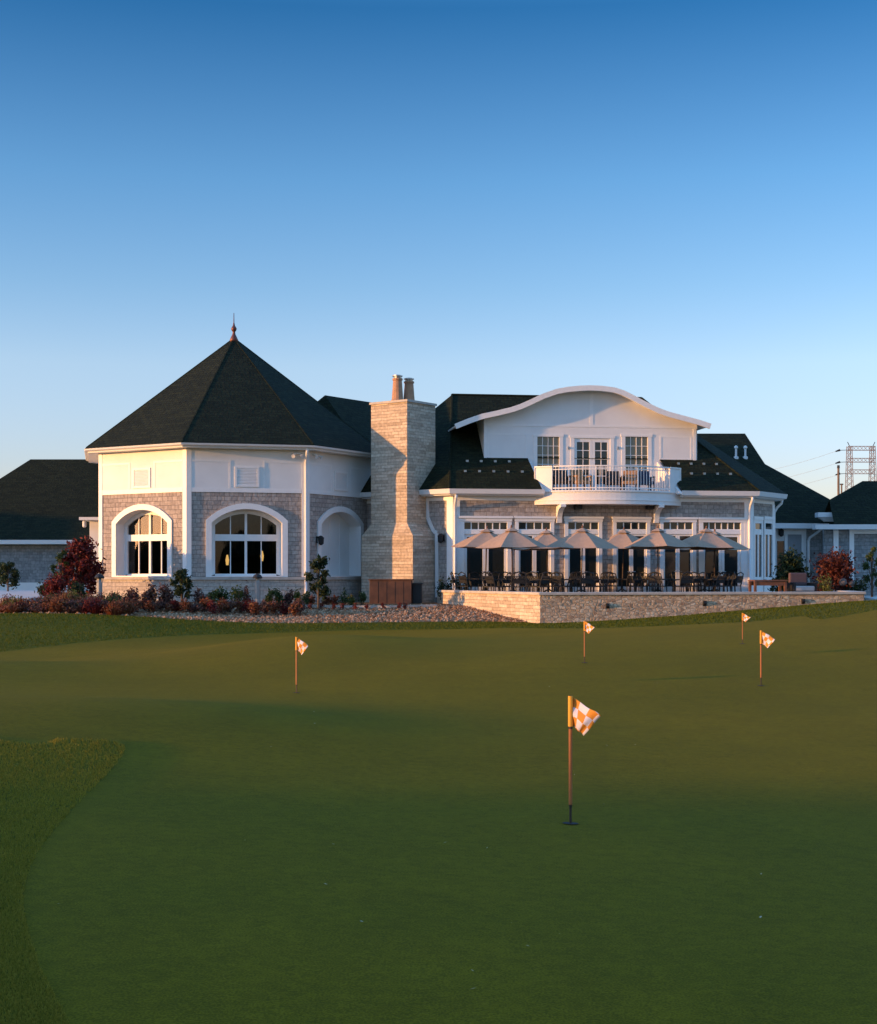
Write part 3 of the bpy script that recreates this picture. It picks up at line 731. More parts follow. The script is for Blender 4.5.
# roofs
slope = 0.85
EA, E0, E1, E2, E3 = [Vector((p.x, p.y, z_ev + .01)) for p in offset_path([PA, P0, P1, P2, P3], 0.5)]
dR = 4.89
n_in = -Mf.n
R0 = Vector((0.556, 57.7, 0)); R0.z = z_ev + slope * ((R0.xy - E0.xy).dot(n_in))
dd = (R0.xy - E0.xy).dot(n_in)
nr = -Rf.n
R2 = E1.xy + (n_in + nr) / (1 + n_in.dot(nr)) * dd; R2 = R0 + Vector((Mf.u.x, Mf.u.y, 0)) * 8.05
def roofpt(s, o): return Mf.p(s, o, z_ev + .01 + slope * (0.5 - o))
EAx = Vector((E0.x - .8 * 6.0, E0.y + .6 * 6.0, z_ev + .01))
roof = MB()
roof.poly([E0, roofpt(SB1, .5), roofpt(SN1, -1.04), roofpt(ST2, -1.04), roofpt(SN2, .5), E1, R2, R0])
roof.poly([EAx, E0, R0]); roof.poly([E1, E2, R2])
B0 = Vector((-3.5, 66, z_ev)); B1 = Vector((13, 66, z_ev))
roof.poly([E2, E3, R2]); roof.poly([R0, R2, B1, B0]); roof.poly([R0, B0, EAx]); roof.poly([R2, E3, B1])
mroof = part('main_roof', roof, M['roof'])
mb = MB()
mb.tube([E0, R0], .05, 5); mb.tube([E1, R2], .05, 5); mb.tube([R0, R2], .05, 5); mb.build('ridge_cap', M['roof'], mroof)
# snow guards
for py, x0, x1, n in ((462.5, 467, 509, 4), (473, 465, 522, 5)):
    for k in range(n):
        px = x0 + (x1 - x0) * k / (n - 1); o_ = -0.98 + (py - 460) * .048
        s = Mf.s(px, o_); c = roofpt(s, o_)
        mb = MB(); mb.box(Frame(c.xy, 8), -.05, .05, 0, .08, c.z - .05, c.z + .03); mb.build('snow_guard', M['cap'], mroof)
for py, x0, x1, n in ((465.5, 678, 716, 4), (475.5, 691, 730, 4)):
    for k in range(n):
        px = x0 + (x1 - x0) * k / (n - 1); o_ = -0.85 + (py - 465.5) * .05
        s = Mf.s(px, o_); c = roofpt(s, o_)
        mb = MB(); mb.box(Frame(c.xy, 8), -.05, .05, 0, .08, c.z - .05, c.z + .03); mb.build('snow_guard', M['cap'], mroof)

# ---- gable dormer with curved roof
OD = -1.04
curve = [(454.7, 424.2), (468, 418.8), (482, 414), (497, 410.8), (511, 407.4), (520, 404.4), (529.5, 400.2), (543, 393.8), (557, 389), (568, 387), (580, 385.9), (590, 385.5), (602, 386), (615, 387.7), (624, 390.6), (633, 395), (642, 399.8), (651, 404.4), (660, 408.6), (669.5, 412), (679, 414.6), (687.7, 416.9), (700, 420.2), (711.4, 423.9)]
cur2 = []
for px, py in curve:
    s = Mf.s(px, OD + .5); cur2.append((s, Mf.z(py, s, OD + .5)))
def normals2(c):
    out = []
    for i in range(len(c)):
        a, b = c[max(0, i - 1)], c[min(len(c) - 1, i + 1)]; dx, dz = b[0] - a[0], b[1] - a[1]; L = math.hypot(dx, dz); out.append((-dz / L, dx / L))
    return out
nn = normals2(cur2)
low = [(c[0] - n[0] * .19, c[1] - n[1] * .19) for c, n in zip(cur2, nn)]
low2 = [(c[0] - n[0] * .05, c[1] - n[1] * .05) for c, n in zip(cur2, nn)]
mb = MB(); ring(mb, Mf, [(c[0] + n[0] * .012, c[1] + n[1] * .012) for c, n in zip(cur2, nn)], low, OD + .38, OD + .5)
gable_fascia = part('curved_fascia', mb, M['trim'])
mb = MB(); ring(mb, Mf, cur2, low2, OD - 5.4, OD + .379); part('curved_roof', mb, M['roof'], smooth=False)
mb = MB(); ring(mb, Mf, [(c[0] - n[0] * .051, c[1] - n[1] * .051) for c, n in zip(cur2, nn)], [(c[0] - n[0] * .1, c[1] - n[1] * .1) for c, n in zip(cur2, nn)], OD - 3.5, OD + .38); part('curved_soffit', mb, M['white'])
SD0, SD1 = Mf.s(484, OD), Mf.s(697, OD)
z_deck = Mf.z(490, 4, 0)
def lowz(s):
    for a, b in zip(low2[:-1], low2[1:]):
        if a[0] <= s <= b[0]:
            return a[1] + (b[1] - a[1]) * (s - a[0]) / (b[0] - a[0]) - .02
    return low2[-1][1]
ss = list(np.linspace(SD0, SD1, 40))
# wall split around the three openings
zt_w = Mf.z(435, 4, OD); op = []
for pa, pb, kind in ((536, 560.5, 'window'), (573, 611.5, 'door'), (624, 649, 'window')):
    op.append((Mf.s(pa, OD), Mf.s(pb, OD), kind))
cutl = sorted(set(ss + [v for a, b, _ in op for v in (a, b)]))
mb = MB()
for a, b in zip(cutl[:-1], cutl[1:]):
    mid = (a + b) / 2; zb = z_deck - .1
    for oa, ob, kind in op:
        if oa < mid < ob: zb = Mf.z(436.5 if kind == 'window' else 438, mid, OD)
    mb.hexa([Mf.p(a, OD, zb), Mf.p(b, OD, zb), Mf.p(b, OD - .18, zb), Mf.p(a, OD - .18, zb)], [Mf.p(a, OD, lowz(a)), Mf.p(b, OD, lowz(b)), Mf.p(b, OD - .18, lowz(b)), Mf.p(a, OD - .18, lowz(a))])
for s, sg in ((SD0, 1), (SD1, -1)):
    mb.box(Mf, min(s, s + sg * .15), max(s, s + sg * .15), OD - 4, OD - .18, z_deck, lowz(s) - .01)
part('gable_wall', mb, M['white'])
mb = MB(); t0, t1 = OD, OD + .014
zr = Mf.z(424.5, 5, OD)
mb.box(Mf, SD0, SD1, t0, t1, zr - .1, zr)
def fpan(pa, pb, ya, yb):
    a, b = Mf.s(pa, OD), Mf.s(pb, OD); z1, z0 = Mf.z(ya, a, OD), Mf.z(yb, a, OD); w = .06
    mb.box(Mf, a, a + w, t0, t1 - .004, z0, z1); mb.box(Mf, b - w, b, t0, t1 - .004, z0, z1); mb.box(Mf, a + w, b - w, t0, t1 - .006, z0, z0 + w); mb.box(Mf, a + w, b - w, t0, t1 - .006, z1 - w, z1)
fpan(487.5, 527, 433, 458); fpan(660, 692, 436, 459.5)
s = Mf.s(591.5, OD); mb.box(Mf, s - .07, s + .07, t0, t1 - .003, zr, lowz(s) - .02)
for px in (485.5, 694.5): s = Mf.s(px, OD); mb.box(Mf, s - .06, s + .06, t0, t1 + .004, z_deck, zr - .1)
part('gable_trim', mb, M['trim'])
for oa, ob, kind in op:
    zt = Mf.z(436.5 if kind == 'window' else 438, oa, OD); zb = z_deck + (.35 if kind == 'window' else 0)
    h = MB()
    h.box(Mf, oa - .1, oa + .05, OD - .1, OD + .022, zb, zt); h.box(Mf, ob - .05, ob + .1, OD - .1, OD + .022, zb, zt); h.box(Mf, oa - .13, ob + .13, OD - .1, OD + .03, zt, zt + .1)
    if kind == 'window':
        h.box(Mf, oa + .05, ob - .05, OD - .1, OD + .02, z_deck - .05, zb)
        host = part('gable_window', h, M['trim'])
        a, b = oa + .05, ob - .05; g = MB(); g.box(Mf, a, b, OD - .08, OD - .06, zb, zt); g.build('pane', M['glass_curtain'], host)
        br_ = MB()
        for j in range(1, 4): s = a + (b - a) * j / 4; br_.box(Mf, s - .010, s + .010, OD - .06, OD - .025, zb, zt)
        for j in range(1, 5): z = zb + (zt - zb) * j / 5; br_.box(Mf, a, b, OD - .059, OD - .028, z - .010, z + .010)
        br_.build('muntins', M['trim'], host)
    else:
        host = part('balcony_door', h, M['trim']); mid = (oa + ob) / 2
        for s0, s1 in ((oa + .05, mid - .003), (mid + .003, ob - .05)):
            st = .11; lf = MB(); lf.box(Mf, s0, s0 + st, OD - .08, OD - .02, zb, zt); lf.box(Mf, s1 - st, s1, OD - .08, OD - .02, zb, zt)
            lf.box(Mf, s0 + st, s1 - st, OD - .078, OD - .022, zt - .15, zt); lf.box(Mf, s0 + st, s1 - st, OD - .078, OD - .022, zb, zb + .3)
            for z in [zb + .3 + (zt - .45 - zb) * j / 5 for j in range(1, 5)]: lf.box(Mf, s0 + st, s1 - st, OD - .06, OD - .03, z - .014, z + .014)
            s = (s0 + s1) / 2; lf.box(Mf, s - .014, s + .014, OD - .061, OD - .031, zb + .3, zt - .15)
            lf.build('door_leaf', M['trim'], host)
            g = MB(); g.box(Mf, s0 + st, s1 - st, OD - .075, OD - .065, zb + .3, zt - .15); g.build('door_pane', M['glass'], host)
for px in (568.5, 618):               # little wall lights by the balcony door
    s = Mf.s(px, OD); z = Mf.z(448, s, OD); mb = MB(); mb.box(Mf, s - .03, s + .03, OD, OD + .02, z - .06, z + .06); mb.tube([Mf.p(s, OD + .02, z), Mf.p(s, OD + .06, z)], .035, 8); part('wall_light', mb, M['cap'])

# ---- balcony
sa, sb = Mf.s(534.5, 0), Mf.s(681.0, 0); scn = (sa + sb) / 2; hc = (sb - sa) / 2; sag = 1.1
RB = (hc * hc + sag * sag) / (2 * sag); a1 = math.asin(hc / RB)
def bow(a, off=0.0): return scn + (RB + off) * math.sin(a), (sag - RB) + (RB + off) * math.cos(a)
angs = list(np.linspace(-a1, a1, 33))
z_b0 = Mf.z(504.3, 4, .5); z_b1 = Mf.z(490, 4, .8)
def slab(mb, off, z0, z1):
    out = [bow(a, off) for a in angs]
    mb.prism([Mf.p(s, o, z0) for s, o in out] , [Mf.p(s, o, z1) for s, o in out])
mb = MB(); slab(mb, 0.0, z_b0, z_b1 - .06); bal = part('balcony', mb, M['white'])
mb = MB(); slab(mb, .05, z_b1 - .06, z_b1); mb.build('cornice', M['trim'], bal)
mb = MB(); slab(mb, .02, z_b0 + .14, z_b0 + .18); mb.build('band_course', M['trim'], bal)
mb = MB(); mb.box(Mf, SN1, SN2, OD, 0.0, z_b1 - .2, z_b1 - .03); mb.build('deck', M['concrete'], bal)
z_rt = Mf.z(465, 4, .8)
def arcwall(mb, aa, ab, w0, w1, z0, z1, n=8):
    rings = []
    for a in np.linspace(aa, ab, n):
        p, q_ = bow(a, w0), bow(a, w1)
        rings.append([Mf.p(*p, z0), Mf.p(*q_, z0), Mf.p(*q_, z1), Mf.p(*p, z1)])
    mb.ribbon(rings)
def ang_of_px(px):
    best = min(np.linspace(-a1, a1, 801), key=lambda a: abs((lambda P: CX + P.x / P.y * F)(Mf.p(*bow(a), 0)) - px)); return best
aL = ang_of_px(552); aR = ang_of_px(670.5)
for aa, ab in ((-a1, aL), (aR, a1)):
    mb = MB(); arcwall(mb, aa, ab, -.1, -.02, z_b1, z_rt - .05); o = mb.build('solid_panel', M['white'], bal)
    mb = MB(); arcwall(mb, aa, ab, -.13, .01, z_rt - .05, z_rt); mb.build('panel_cap', M['trim'], bal)
for sgn, s in ((1, SN1), (-1, SN2)):  # low cheek walls where the roof is cut
    mb = MB(); th = .1 * sgn
    tri_ = [(OD, z_b1 - .1), (.5, z_b1 - .1), (.5, z_ev - .09), (OD, z_ev - .09 + slope * 1.54)]
    sl_ = lambda o_: (SN1 + (SB1 - SN1) * (o_ - OD) / 1.54) if sgn == 1 else (ST2 + (SN2 - ST2) * (o_ - OD) / 1.54)
    mb.prism([Mf.p(sl_(o_), o_, z) for o_, z in tri_], [Mf.p(sl_(o_) + th, o_, z) for o_, z in tri_]); mb.build('cheek_wall', M['white'], bal)
    edge = sa if sgn == 1 else sb
    mb = MB(); mb.box(Mf, min(s + th, edge), max(s + th, edge) + .001, -.06, .02, z_b1, z_rt - .05); mb.build('side_panel', M['white'], bal)
mb = MB(); arcwall(mb, aL, aR, -.09, -.03, z_rt - .05, z_rt, 24); arcwall(mb, aL, aR, -.075, -.045, z_b1 + .07, z_b1 + .11, 24); arcwall(mb, aL, aR, -.075, -.045, z_rt - .16, z_rt - .13, 24); mb.build('handrail', M['trim'], bal)
nbal = 38
for k in range(1, nbal):
    a = aL + (aR - aL) * k / nbal; s, o_ = bow(a, -.06); thick = .022 if k % 13 == 0 else .0085
    mb = MB(); mb.box(Frame(Mf.p(s, o_, 0).xy, 8 + math.degrees(a)), -thick, thick, -thick, thick, z_b1, z_rt - .05); mb.build('baluster', M['trim'], bal)
for px in (560.5, 658):               # curved brackets below
    s = Mf.s(px, .3); mb = MB(); zt = z_b0 - .003; zb = Mf.z(523, s, 0)
    prof = [(0.002, zb), (0.12, zb), (.14, zb + .1)] + [(.14 + .62 * (1 - math.cos(t)), zb + .1 + (zt - .12 - zb - .1) * math.sin(t)) for t in np.linspace(.1, math.pi / 2, 7)] + [(.8, zt - .1), (.8, zt), (0.002, zt)]
    mb.prism([Mf.p(s - .1, o_, z) for o_, z in prof], [Mf.p(s + .1, o_, z) for o_, z in prof]); part('bracket', mb, M['trim'])

# ---- chimney
C = Vector((-1.19, 53.0)); Cf = Frame(C, -37.0)
zc_top = CH + (HY - 401.5) / F * C.y; zs1 = CH + (HY - 523) / F * C.y; zs0 = CH + (HY - 535.7) / F * C.y
mb = MB(); w = 1.77
mb.box(Cf, -w, 0, -w, 0, zs1, zc_top)
lo = dict(a=-w - .38, b=.37)
mb.box(Cf, lo['a'], lo['b'], -w, .12, 0.0, zs0)
mb.hexa([Cf.p(lo['a'], .12, zs0), Cf.p(lo['b'], .12, zs0), Cf.p(lo['b'], -w, zs0), Cf.p(lo['a'], -w, zs0)], [Cf.p(-w, 0, zs1), Cf.p(0, 0, zs1), Cf.p(0, -w, zs1), Cf.p(-w, -w, zs1)])
chim = part('chimney', mb, M['chimney'])
mb = MB(); mb.box(Cf, -w - .05, .05, -w - .05, .05, zc_top, zc_top + .085); mb.build('chimney_cap', M['coping'], chim)
for px, Yp, yt in ((397.5, 53.7, 375.5), (409.0, 54.0, 378.5)):
    x = (px - CX) / F * Yp; zt = CH + (HY - yt) / F * Yp; zb = zc_top + .08; H = zt - zb
    mb = MB(); mb.lathe([(.25, 0), (.25, .05), (.22, .09), (.17, H - .2), (.2, H - .18), (.2, H - .12), (.15, H - .11)], 14, (x, Yp, zb)); po = mb.build('chimney_pot', M['clay'], chim, smooth=False)
    mb = MB(); mb.lathe([(.15, H - .13), (.16, H - .05), (.2, H - .04), (.2, H), (.05, H + .03)], 14, (x, Yp, zb)); mb.build('pot_cap', M['cap'], po)
# white trim that follows the stone on the wall to its right
mb = MB(); s_t = Lf.s(428.3, .02)
path = [(Lf.s(427.5), z_so - .05), (Lf.s(428.0), CH + (HY - 517) / F * 53.6), (Lf.s(434.0), CH + (HY - 531) / F * 53.4), (Lf.s(437.0), CH + (HY - 533) / F * 53.4), (Lf.s(437.5), .7)]
for (s0, z0), (s1, z1) in zip(path[:-1], path[1:]):
    L = math.hypot(s1 - s0, z1 - z0); dx, dz = (z1 - z0) / L * .07, -(s1 - s0) / L * .07
    q4 = [(s0 - dx, z0 - dz), (s0 + dx, z0 + dz), (s1 + dx, z1 + dz), (s1 - dx, z1 - dz)]
    mb.prism([Lf.p(s, 0.002, z) for s, z in q4], [Lf.p(s, .05, z) for s, z in q4])
part('scribe_trim', mb, M['trim'])
# wall lanterns
def lantern(fr, s, z):
    mb = MB(); mb.box(fr, s - .06, s + .06, 0.0, .03, z - .12, z + .14); mb.tube([fr.p(s, .03, z + .1), fr.p(s, .16, z + .16), fr.p(s, .19, z + .1)], .015, 6)
    c = fr.p(s, .19, z - .14); mb.lathe([(.03, -.06), (.1, .0), (.11, .2), (.13, .21), (.03, .3)], 6, c)
    return part('wall_lantern', mb, M['black'])
t1f = tface(1); lantern(t1f, t1f.s(317), t1f.z(540, t1f.s(317)))
lantern(Lf, Lf.s(443.5), Lf.z(538, Lf.s(443)))
# ceiling fans / speakers under balcony: two dark fixtures
for px in (577, 649):
    s = Mf.s(px); z = Mf.z(507, s); mb = MB(); mb.box(Mf, s - .14, s + .14, .05, .3, z - .09, z + .07); part('soffit_heater', mb, M['dark'])

# ---- wing roofs behind the tower and on the right
def plane_pt(px, py, e0, e1, m_):     # ray through (px,py) meets the slope rising at m_ behind the eave e0-e1
    t = (e1 - e0).xy.normalized(); n = Vector((-t.y, t.x))
    k = (px - CX) / F; c = (HY - py) / F
    Y = (CH - e0.z + m_ * (e0.x * n.x + e0.y * n.y)) / (m_ * (k * n.x + n.y) - c)
    return Vector((k * Y, Y, CH + c * Y))
mb = MB()
A = Vector((-4.86, 59.95, 9.25)); dw = Vector((.6, .8, 0)); side = Vector((.8, -.6, 0))
Bk = A + dw * 9
mb.poly([A, Bk, Bk + side * 4.6 - Vector((0, 0, 4.5)), A + side * 4.6 - dw * 1.0 - Vector((0, 0, 4.5))])
mb.poly([A, A - side * 4.6 - dw * 3.2 - Vector((0, 0, 4.5)), Bk - side * 4.6 - Vector((0, 0, 4.5)), Bk])
mb.poly([A, A + side * 4.6 - dw * 1.0 - Vector((0, 0, 4.5)), A - side * 4.6 - dw * 3.2 - Vector((0, 0, 4.5))])
part('wing_roof', mb, M['roof'])
# right back wing
e0 = pix(742, 523, 61.0); e1 = pix(832, 523.0, 61.8); e1.z = e0.z
mr = 0.8
p_tl = plane_pt(672, 433.5, e0, e1, mr); p_tr = plane_pt(745, 433.5, e0, e1, mr); p_m = plane_pt(765, 464, e0, e1, mr); p_r = plane_pt(829.5, 499, e0, e1, mr); p_r2 = plane_pt(846, 508, e0, e1, mr)
mb = MB(); e00 = pix(672, 523, 60.4); e00.z = e0.z
e1v = pix(838, 523.0, 61.8); e1v.z = e0.z
mb.poly([e00, e1v, p_r, p_m, p_tr, p_tl])
for a, b in ((p_tl, p_tr), (p_tr, p_m), (p_m, p_r)):
    mb.poly([a, b, b + Vector((1.5, 6, -5)), a + Vector((0, 6, -5))])
bw = part('back_roof', mb, M['roof'])
for px in (736.0, 745.3):             # pale vent pipes
    c = plane_pt(px, 457.5, e0, e1, mr); mb = MB(); mb.lathe([(.12, -.1), (.12, .03), (.05, .06), (.05, .42), (.09, .43), (.09, .5), (.02, .56)], 10, c); mb.build('vent_pipe', M['metal_white'], bw)
Bf = Frame((e0.xy + Vector((0, .45))), math.degrees(math.atan2((e1 - e0).y, (e1 - e0).x)))
zw = e0.z - .22
L_ = (e1 - e0).xy.length
mb = MB(); mb.box(Bf, -3, L_ - .25, .0, .5, zw, e0.z + .005); part('eave_gutter', mb, M['metal_white'])
mb = MB(); mb.box(Bf, -3, L_ - .35, -.2, 0, 0, zw); part('shingle_wall', mb, M['shingle_grey'])
mb = MB(); a, b = Bf.s(784), Bf.s(804)
mb.box(Bf, -2, Bf.s(806), 0.0, .02, .6, zw - .002); part('white_wall', mb, M['white'])
mb = MB(); t = .14; zt = Bf.z(534.5, a)
mb.box(Bf, a, a + t, .02, .07, .6, zt); mb.box(Bf, b - t, b, .02, .07, .6, zt); mb.box(Bf, a - .05, b + .05, .02, .09, zt, zt + .15); dr = part('side_door', mb, M['trim'])
mb = MB(); mb.box(Bf, a + t, b - t, .02, .05, .6, zt); mb.build('door_leaf', M['door_grey'], dr)
mb = MB(); s = Bf.s(780.3); mb.box(Bf, s - .16, s + .16, .02, .05, 1.2, Bf.z(541, s)); part('side_window', mb, M['glass'])
lantern(Bf, Bf.s(779.5), Bf.z(532, 0))
mb = MB(); s = Bf.s(807.5); mb.tube([Bf.p(Bf.s(818), .45, zw + .03), Bf.p(Bf.s(816), .3, zw - .1), Bf.p(s + .05, .12, zw - .4), Bf.p(s, .09, zw - .55), Bf.p(s, .09, .5)], .06, 8); part('downspout', mb, M['metal_white'])
# little eave return in the valley
mb = MB(); c0 = pix(818, 517.0, 60.4); c1 = pix(845, 517.0, 60.4)
mb.hexa([c0 + Vector((0, 0, -.0)), c1, c1 + Vector((0, .5, 0)), c0 + Vector((0, .5, 0))], [c0 + Vector((0, 0, .2)), c1 + Vector((0, 0, .2)), c1 + Vector((0, .5, .2)), c0 + Vector((0, .5, .2))])
i0 = pix(825, 521.5, 60.6); i1 = pix(838, 521.5, 60.6)
mb.hexa([i0, i1, i1 + Vector((0, .2, 0)), i0 + Vector((0, .2, 0))], [c0 + Vector((.1, .05, -.003)), c1 + Vector((-.1, .05, -.003)), c1 + Vector((-.1, .45, -.003)), c0 + Vector((.1, .45, -.003))])
part('eave_return', mb, M['metal_white'])

# ------------------------------------------------------------------ side buildings
def outbuilding(name, label, ftl, eave_l, eave_r, tops, m_, depth_loc):
    b = thing(name, label, 'building', depth_loc)
    return b
# right
rb = thing('side_building', 'low grey shingled side building with white corner posts at the right edge', 'building', (18, 61, .5))
e0 = pix(827, 524.5, 59.5); e1 = pix(905, 524.5, 59.5); e1.z = e0.z
a = plane_pt(862.5, 481, e0, e1, .75); b = plane_pt(905, 481, e0, e1, .75); b.z = a.z
hl = plane_pt(829.3, 499.8, e0, e1, .75); e0r = pix(834, 524.5, 59.5); e0r.z = e0.z
mb = MB(); mb.poly([e0r, e1, b, a, hl]); mb.poly([hl, a, a + Vector((0, 6, -4)), hl + Vector((0, 6, -4))]); mb.poly([a, b, b + Vector((0, 6, -4)), a + Vector((0, 6, -4))])
part('roof', mb, M['roof'], rb)
Gf = Frame((e0.x, e0.y + .5), 0); Lg = e1.x - e0.x
mb = MB(); mb.box(Gf, -.5, Lg, 0, .52, e0.z - .2, e0.z + .004); part('eave_gutter', mb, M['metal_white'], rb)
mb = MB(); mb.box(Gf, 0, Lg, -.2, 0, 0, e0.z - .2); part('shingle_wall', mb, M['shingle_grey'], rb)
for pa, pb in ((833, 838), (849, 853.5)):
    mb = MB(); mb.box(Gf, Gf.s(pa), Gf.s(pb), 0, .09, 0, e0.z - .2); part('corner_post', mb, M['trim'], rb)
mb = MB(); mb.box(Gf, Gf.s(853.5), Lg, 0, .05, e0.z - .38, e0.z - .2); part('frieze_board', mb, M['trim'], rb)
# left
lb = thing('hip_roofed_building', 'low building with dark hip roof and pale grey wall at the left edge', 'building', (-24, 76, .5))
e0 = pix(-40, 540, 75); e1 = pix(104, 540, 75); e1.z = e0.z
a = plane_pt(30.5, 459.3, e0, e1, .9); b = plane_pt(110, 459.3, e0, e1, .9); c = plane_pt(-40, 504, e0, e1, .9)
mb = MB(); mb.poly([e0, e1, b, a, c]); mb.poly([a, b, b + Vector((0, 8, -5)), a + Vector((0, 8, -5))]); mb.poly([c, a, a + Vector((0, 8, -5)), c + Vector((0, 8, -3))])
part('roof', mb, M['roof'], lb)
Hf = Frame((e0.x, e0.y + .5), 0); Lg = e1.x - e0.x
mb = MB(); mb.box(Hf, 0, Hf.s(72, .5), 0, .52, e0.z - .22, e0.z + .004); part('eave_gutter', mb, M['metal_white'], lb)
mb = MB(); mb.box(Hf, 0, Lg, -.2, 0, 0, e0.z - .22); part('shingle_wall', mb, M['shingle_grey'], lb)
mb = MB(); mb.box(Hf, 0, Lg, 0, .1, 0.4, Hf.z(582.5, 0)); part('white_base', mb, M['trim'], lb)
pw = pix(79, 520, 62); pe = pix(104, 520, 62)
mb = MB(); mb.hexa([pw, pe, pe + Vector((0, 3, 0)), pw + Vector((0, 3, 0))], [pw + Vector((0, 0, .13)), pe + Vector((0, 0, .13)), pe + Vector((0, 3, .13)), pw + Vector((0, 3, .13))]); part('porch_eave', mb, M['metal_white'])
qw = pix(89.5, 520, 62.6); qe = pix(104, 520, 62.6)
mb = MB(); mb.hexa([(qw.x, qw.y, .3), (qe.x, qe.y, .3), (qe.x, qe.y + 2, .3), (qw.x, qw.y + 2, .3)], [(qw.x, qw.y, qw.z), (qe.x, qe.y, qe.z), (qe.x, qe.y + 2, qe.z), (qw.x, qw.y + 2, qw.z)]); part('porch_wall', mb, M['white'])
c = pix(84.5, 523, 62.3); mb = MB(); mb.lathe([(.04, .1), (.09, .06), (.09, -.16), (.04, -.2)], 10, c); part('porch_light', mb, M['metal_white'])

# an unseen low building added to the left, which shades the hip-roofed one
nbld = thing('low_building', 'further low grey building with hip roof beyond the left edge', 'building', (-50, 66, .5))
Nf = Frame((-56, 62), 17)
mb = MB(); mb.box(Nf, 0, 14, -13, 0, 0, 4.2); part('wall', mb, M['shingle'], nbld)
mb = MB(); q4 = [Nf.p(-.5, .5, 4.2), Nf.p(14.5, .5, 4.2), Nf.p(14.5, -13.5, 4.2), Nf.p(-.5, -13.5, 4.2)]; ra, rb_ = Nf.p(7, -2.2, 7.7), Nf.p(7, -10.8, 7.7)
mb.poly([q4[0], q4[1], ra]); mb.poly([q4[1], q4[2], rb_, ra]); mb.poly([q4[2], q4[3], rb_]); mb.poly([q4[3], q4[0], ra, rb_]); part('roof', mb, M['roof'], nbld)
# ------------------------------------------------------------------ terrace
W0 = Vector((-.05, 52.0)); W1 = Vector((3.23, 44.5)); tw = Vector((math.cos(R(9.5)), math.sin(R(9.5)))); W2 = W1 + tw * 11.0; W3 = W2 + Vector((.5, 3.6))
ZT = 1.0
mb = MB(); pts = offset_path([W0, W1, W2, W3], -.3)
fl = [p for p in pts] + [Vector((20, 56)), Vector((20, 62)), Vector((9, 60)), Vector((-.2, 54.5))]
mb.prism([(p.x, p.y, zf - .4) for p in fl], [(p.x, p.y, zf) for p in fl]); o = mb.build('terrace', M['paving']); o['kind'] = 'structure'
tw_ = thing('terrace_wall', 'low stone retaining wall with pale coping in front of the terrace', 'wall', (3.23, 44.5, 0))
mb = MB(); sweep(mb, [W0, W1], rect(-.35, 0, -.4, ZT - .09)); part('ashlar_wall', mb, M['chimney'], tw_)
mb = MB(); sweep(mb, [W1 + Vector((-.003, .2)), W1 + tw * .0, W2, W3], rect(-.35, 0.004, -.4, ZT - .09)); part('rubble_wall', mb, M['rubble'], tw_)
mb = MB(); sweep(mb, [W0, W1, W2, W3], rect(-.4, .06, ZT - .09, ZT)); part('coping', mb, M['coping'], tw_, bevel=.012)
Wf = Frame(W1, 9.5)
for px, py in ((607.5, 606), (704.5, 603.5), (803, 601.5)):
    s = Wf.s(px); z = Wf.z(py, s); mb = MB(); mb.prism([Wf.p(s - .06, 0, z - .09), Wf.p(s + .06, 0, z - .09), Wf.p(s + .06, 0, z + .09), Wf.p(s - .06, 0, z + .09)], [Wf.p(s - .05, .07, z - .0), Wf.p(s + .05, .07, z - .0), Wf.p(s + .05, .06, z + .085), Wf.p(s - .05, .06, z + .085)]); part('wall_light', mb, M['black'], tw_)
# walk at the far right end
mb = MB(); pts = [(14.9, 47.3), (24, 47.8), (26, 56), (15.4, 51)]
mb.prism([(x, y, .2) for x, y in pts], [(x, y, .74) for x, y in pts]); o = mb.build('walkway', M['concrete']); o['kind'] = 'structure'

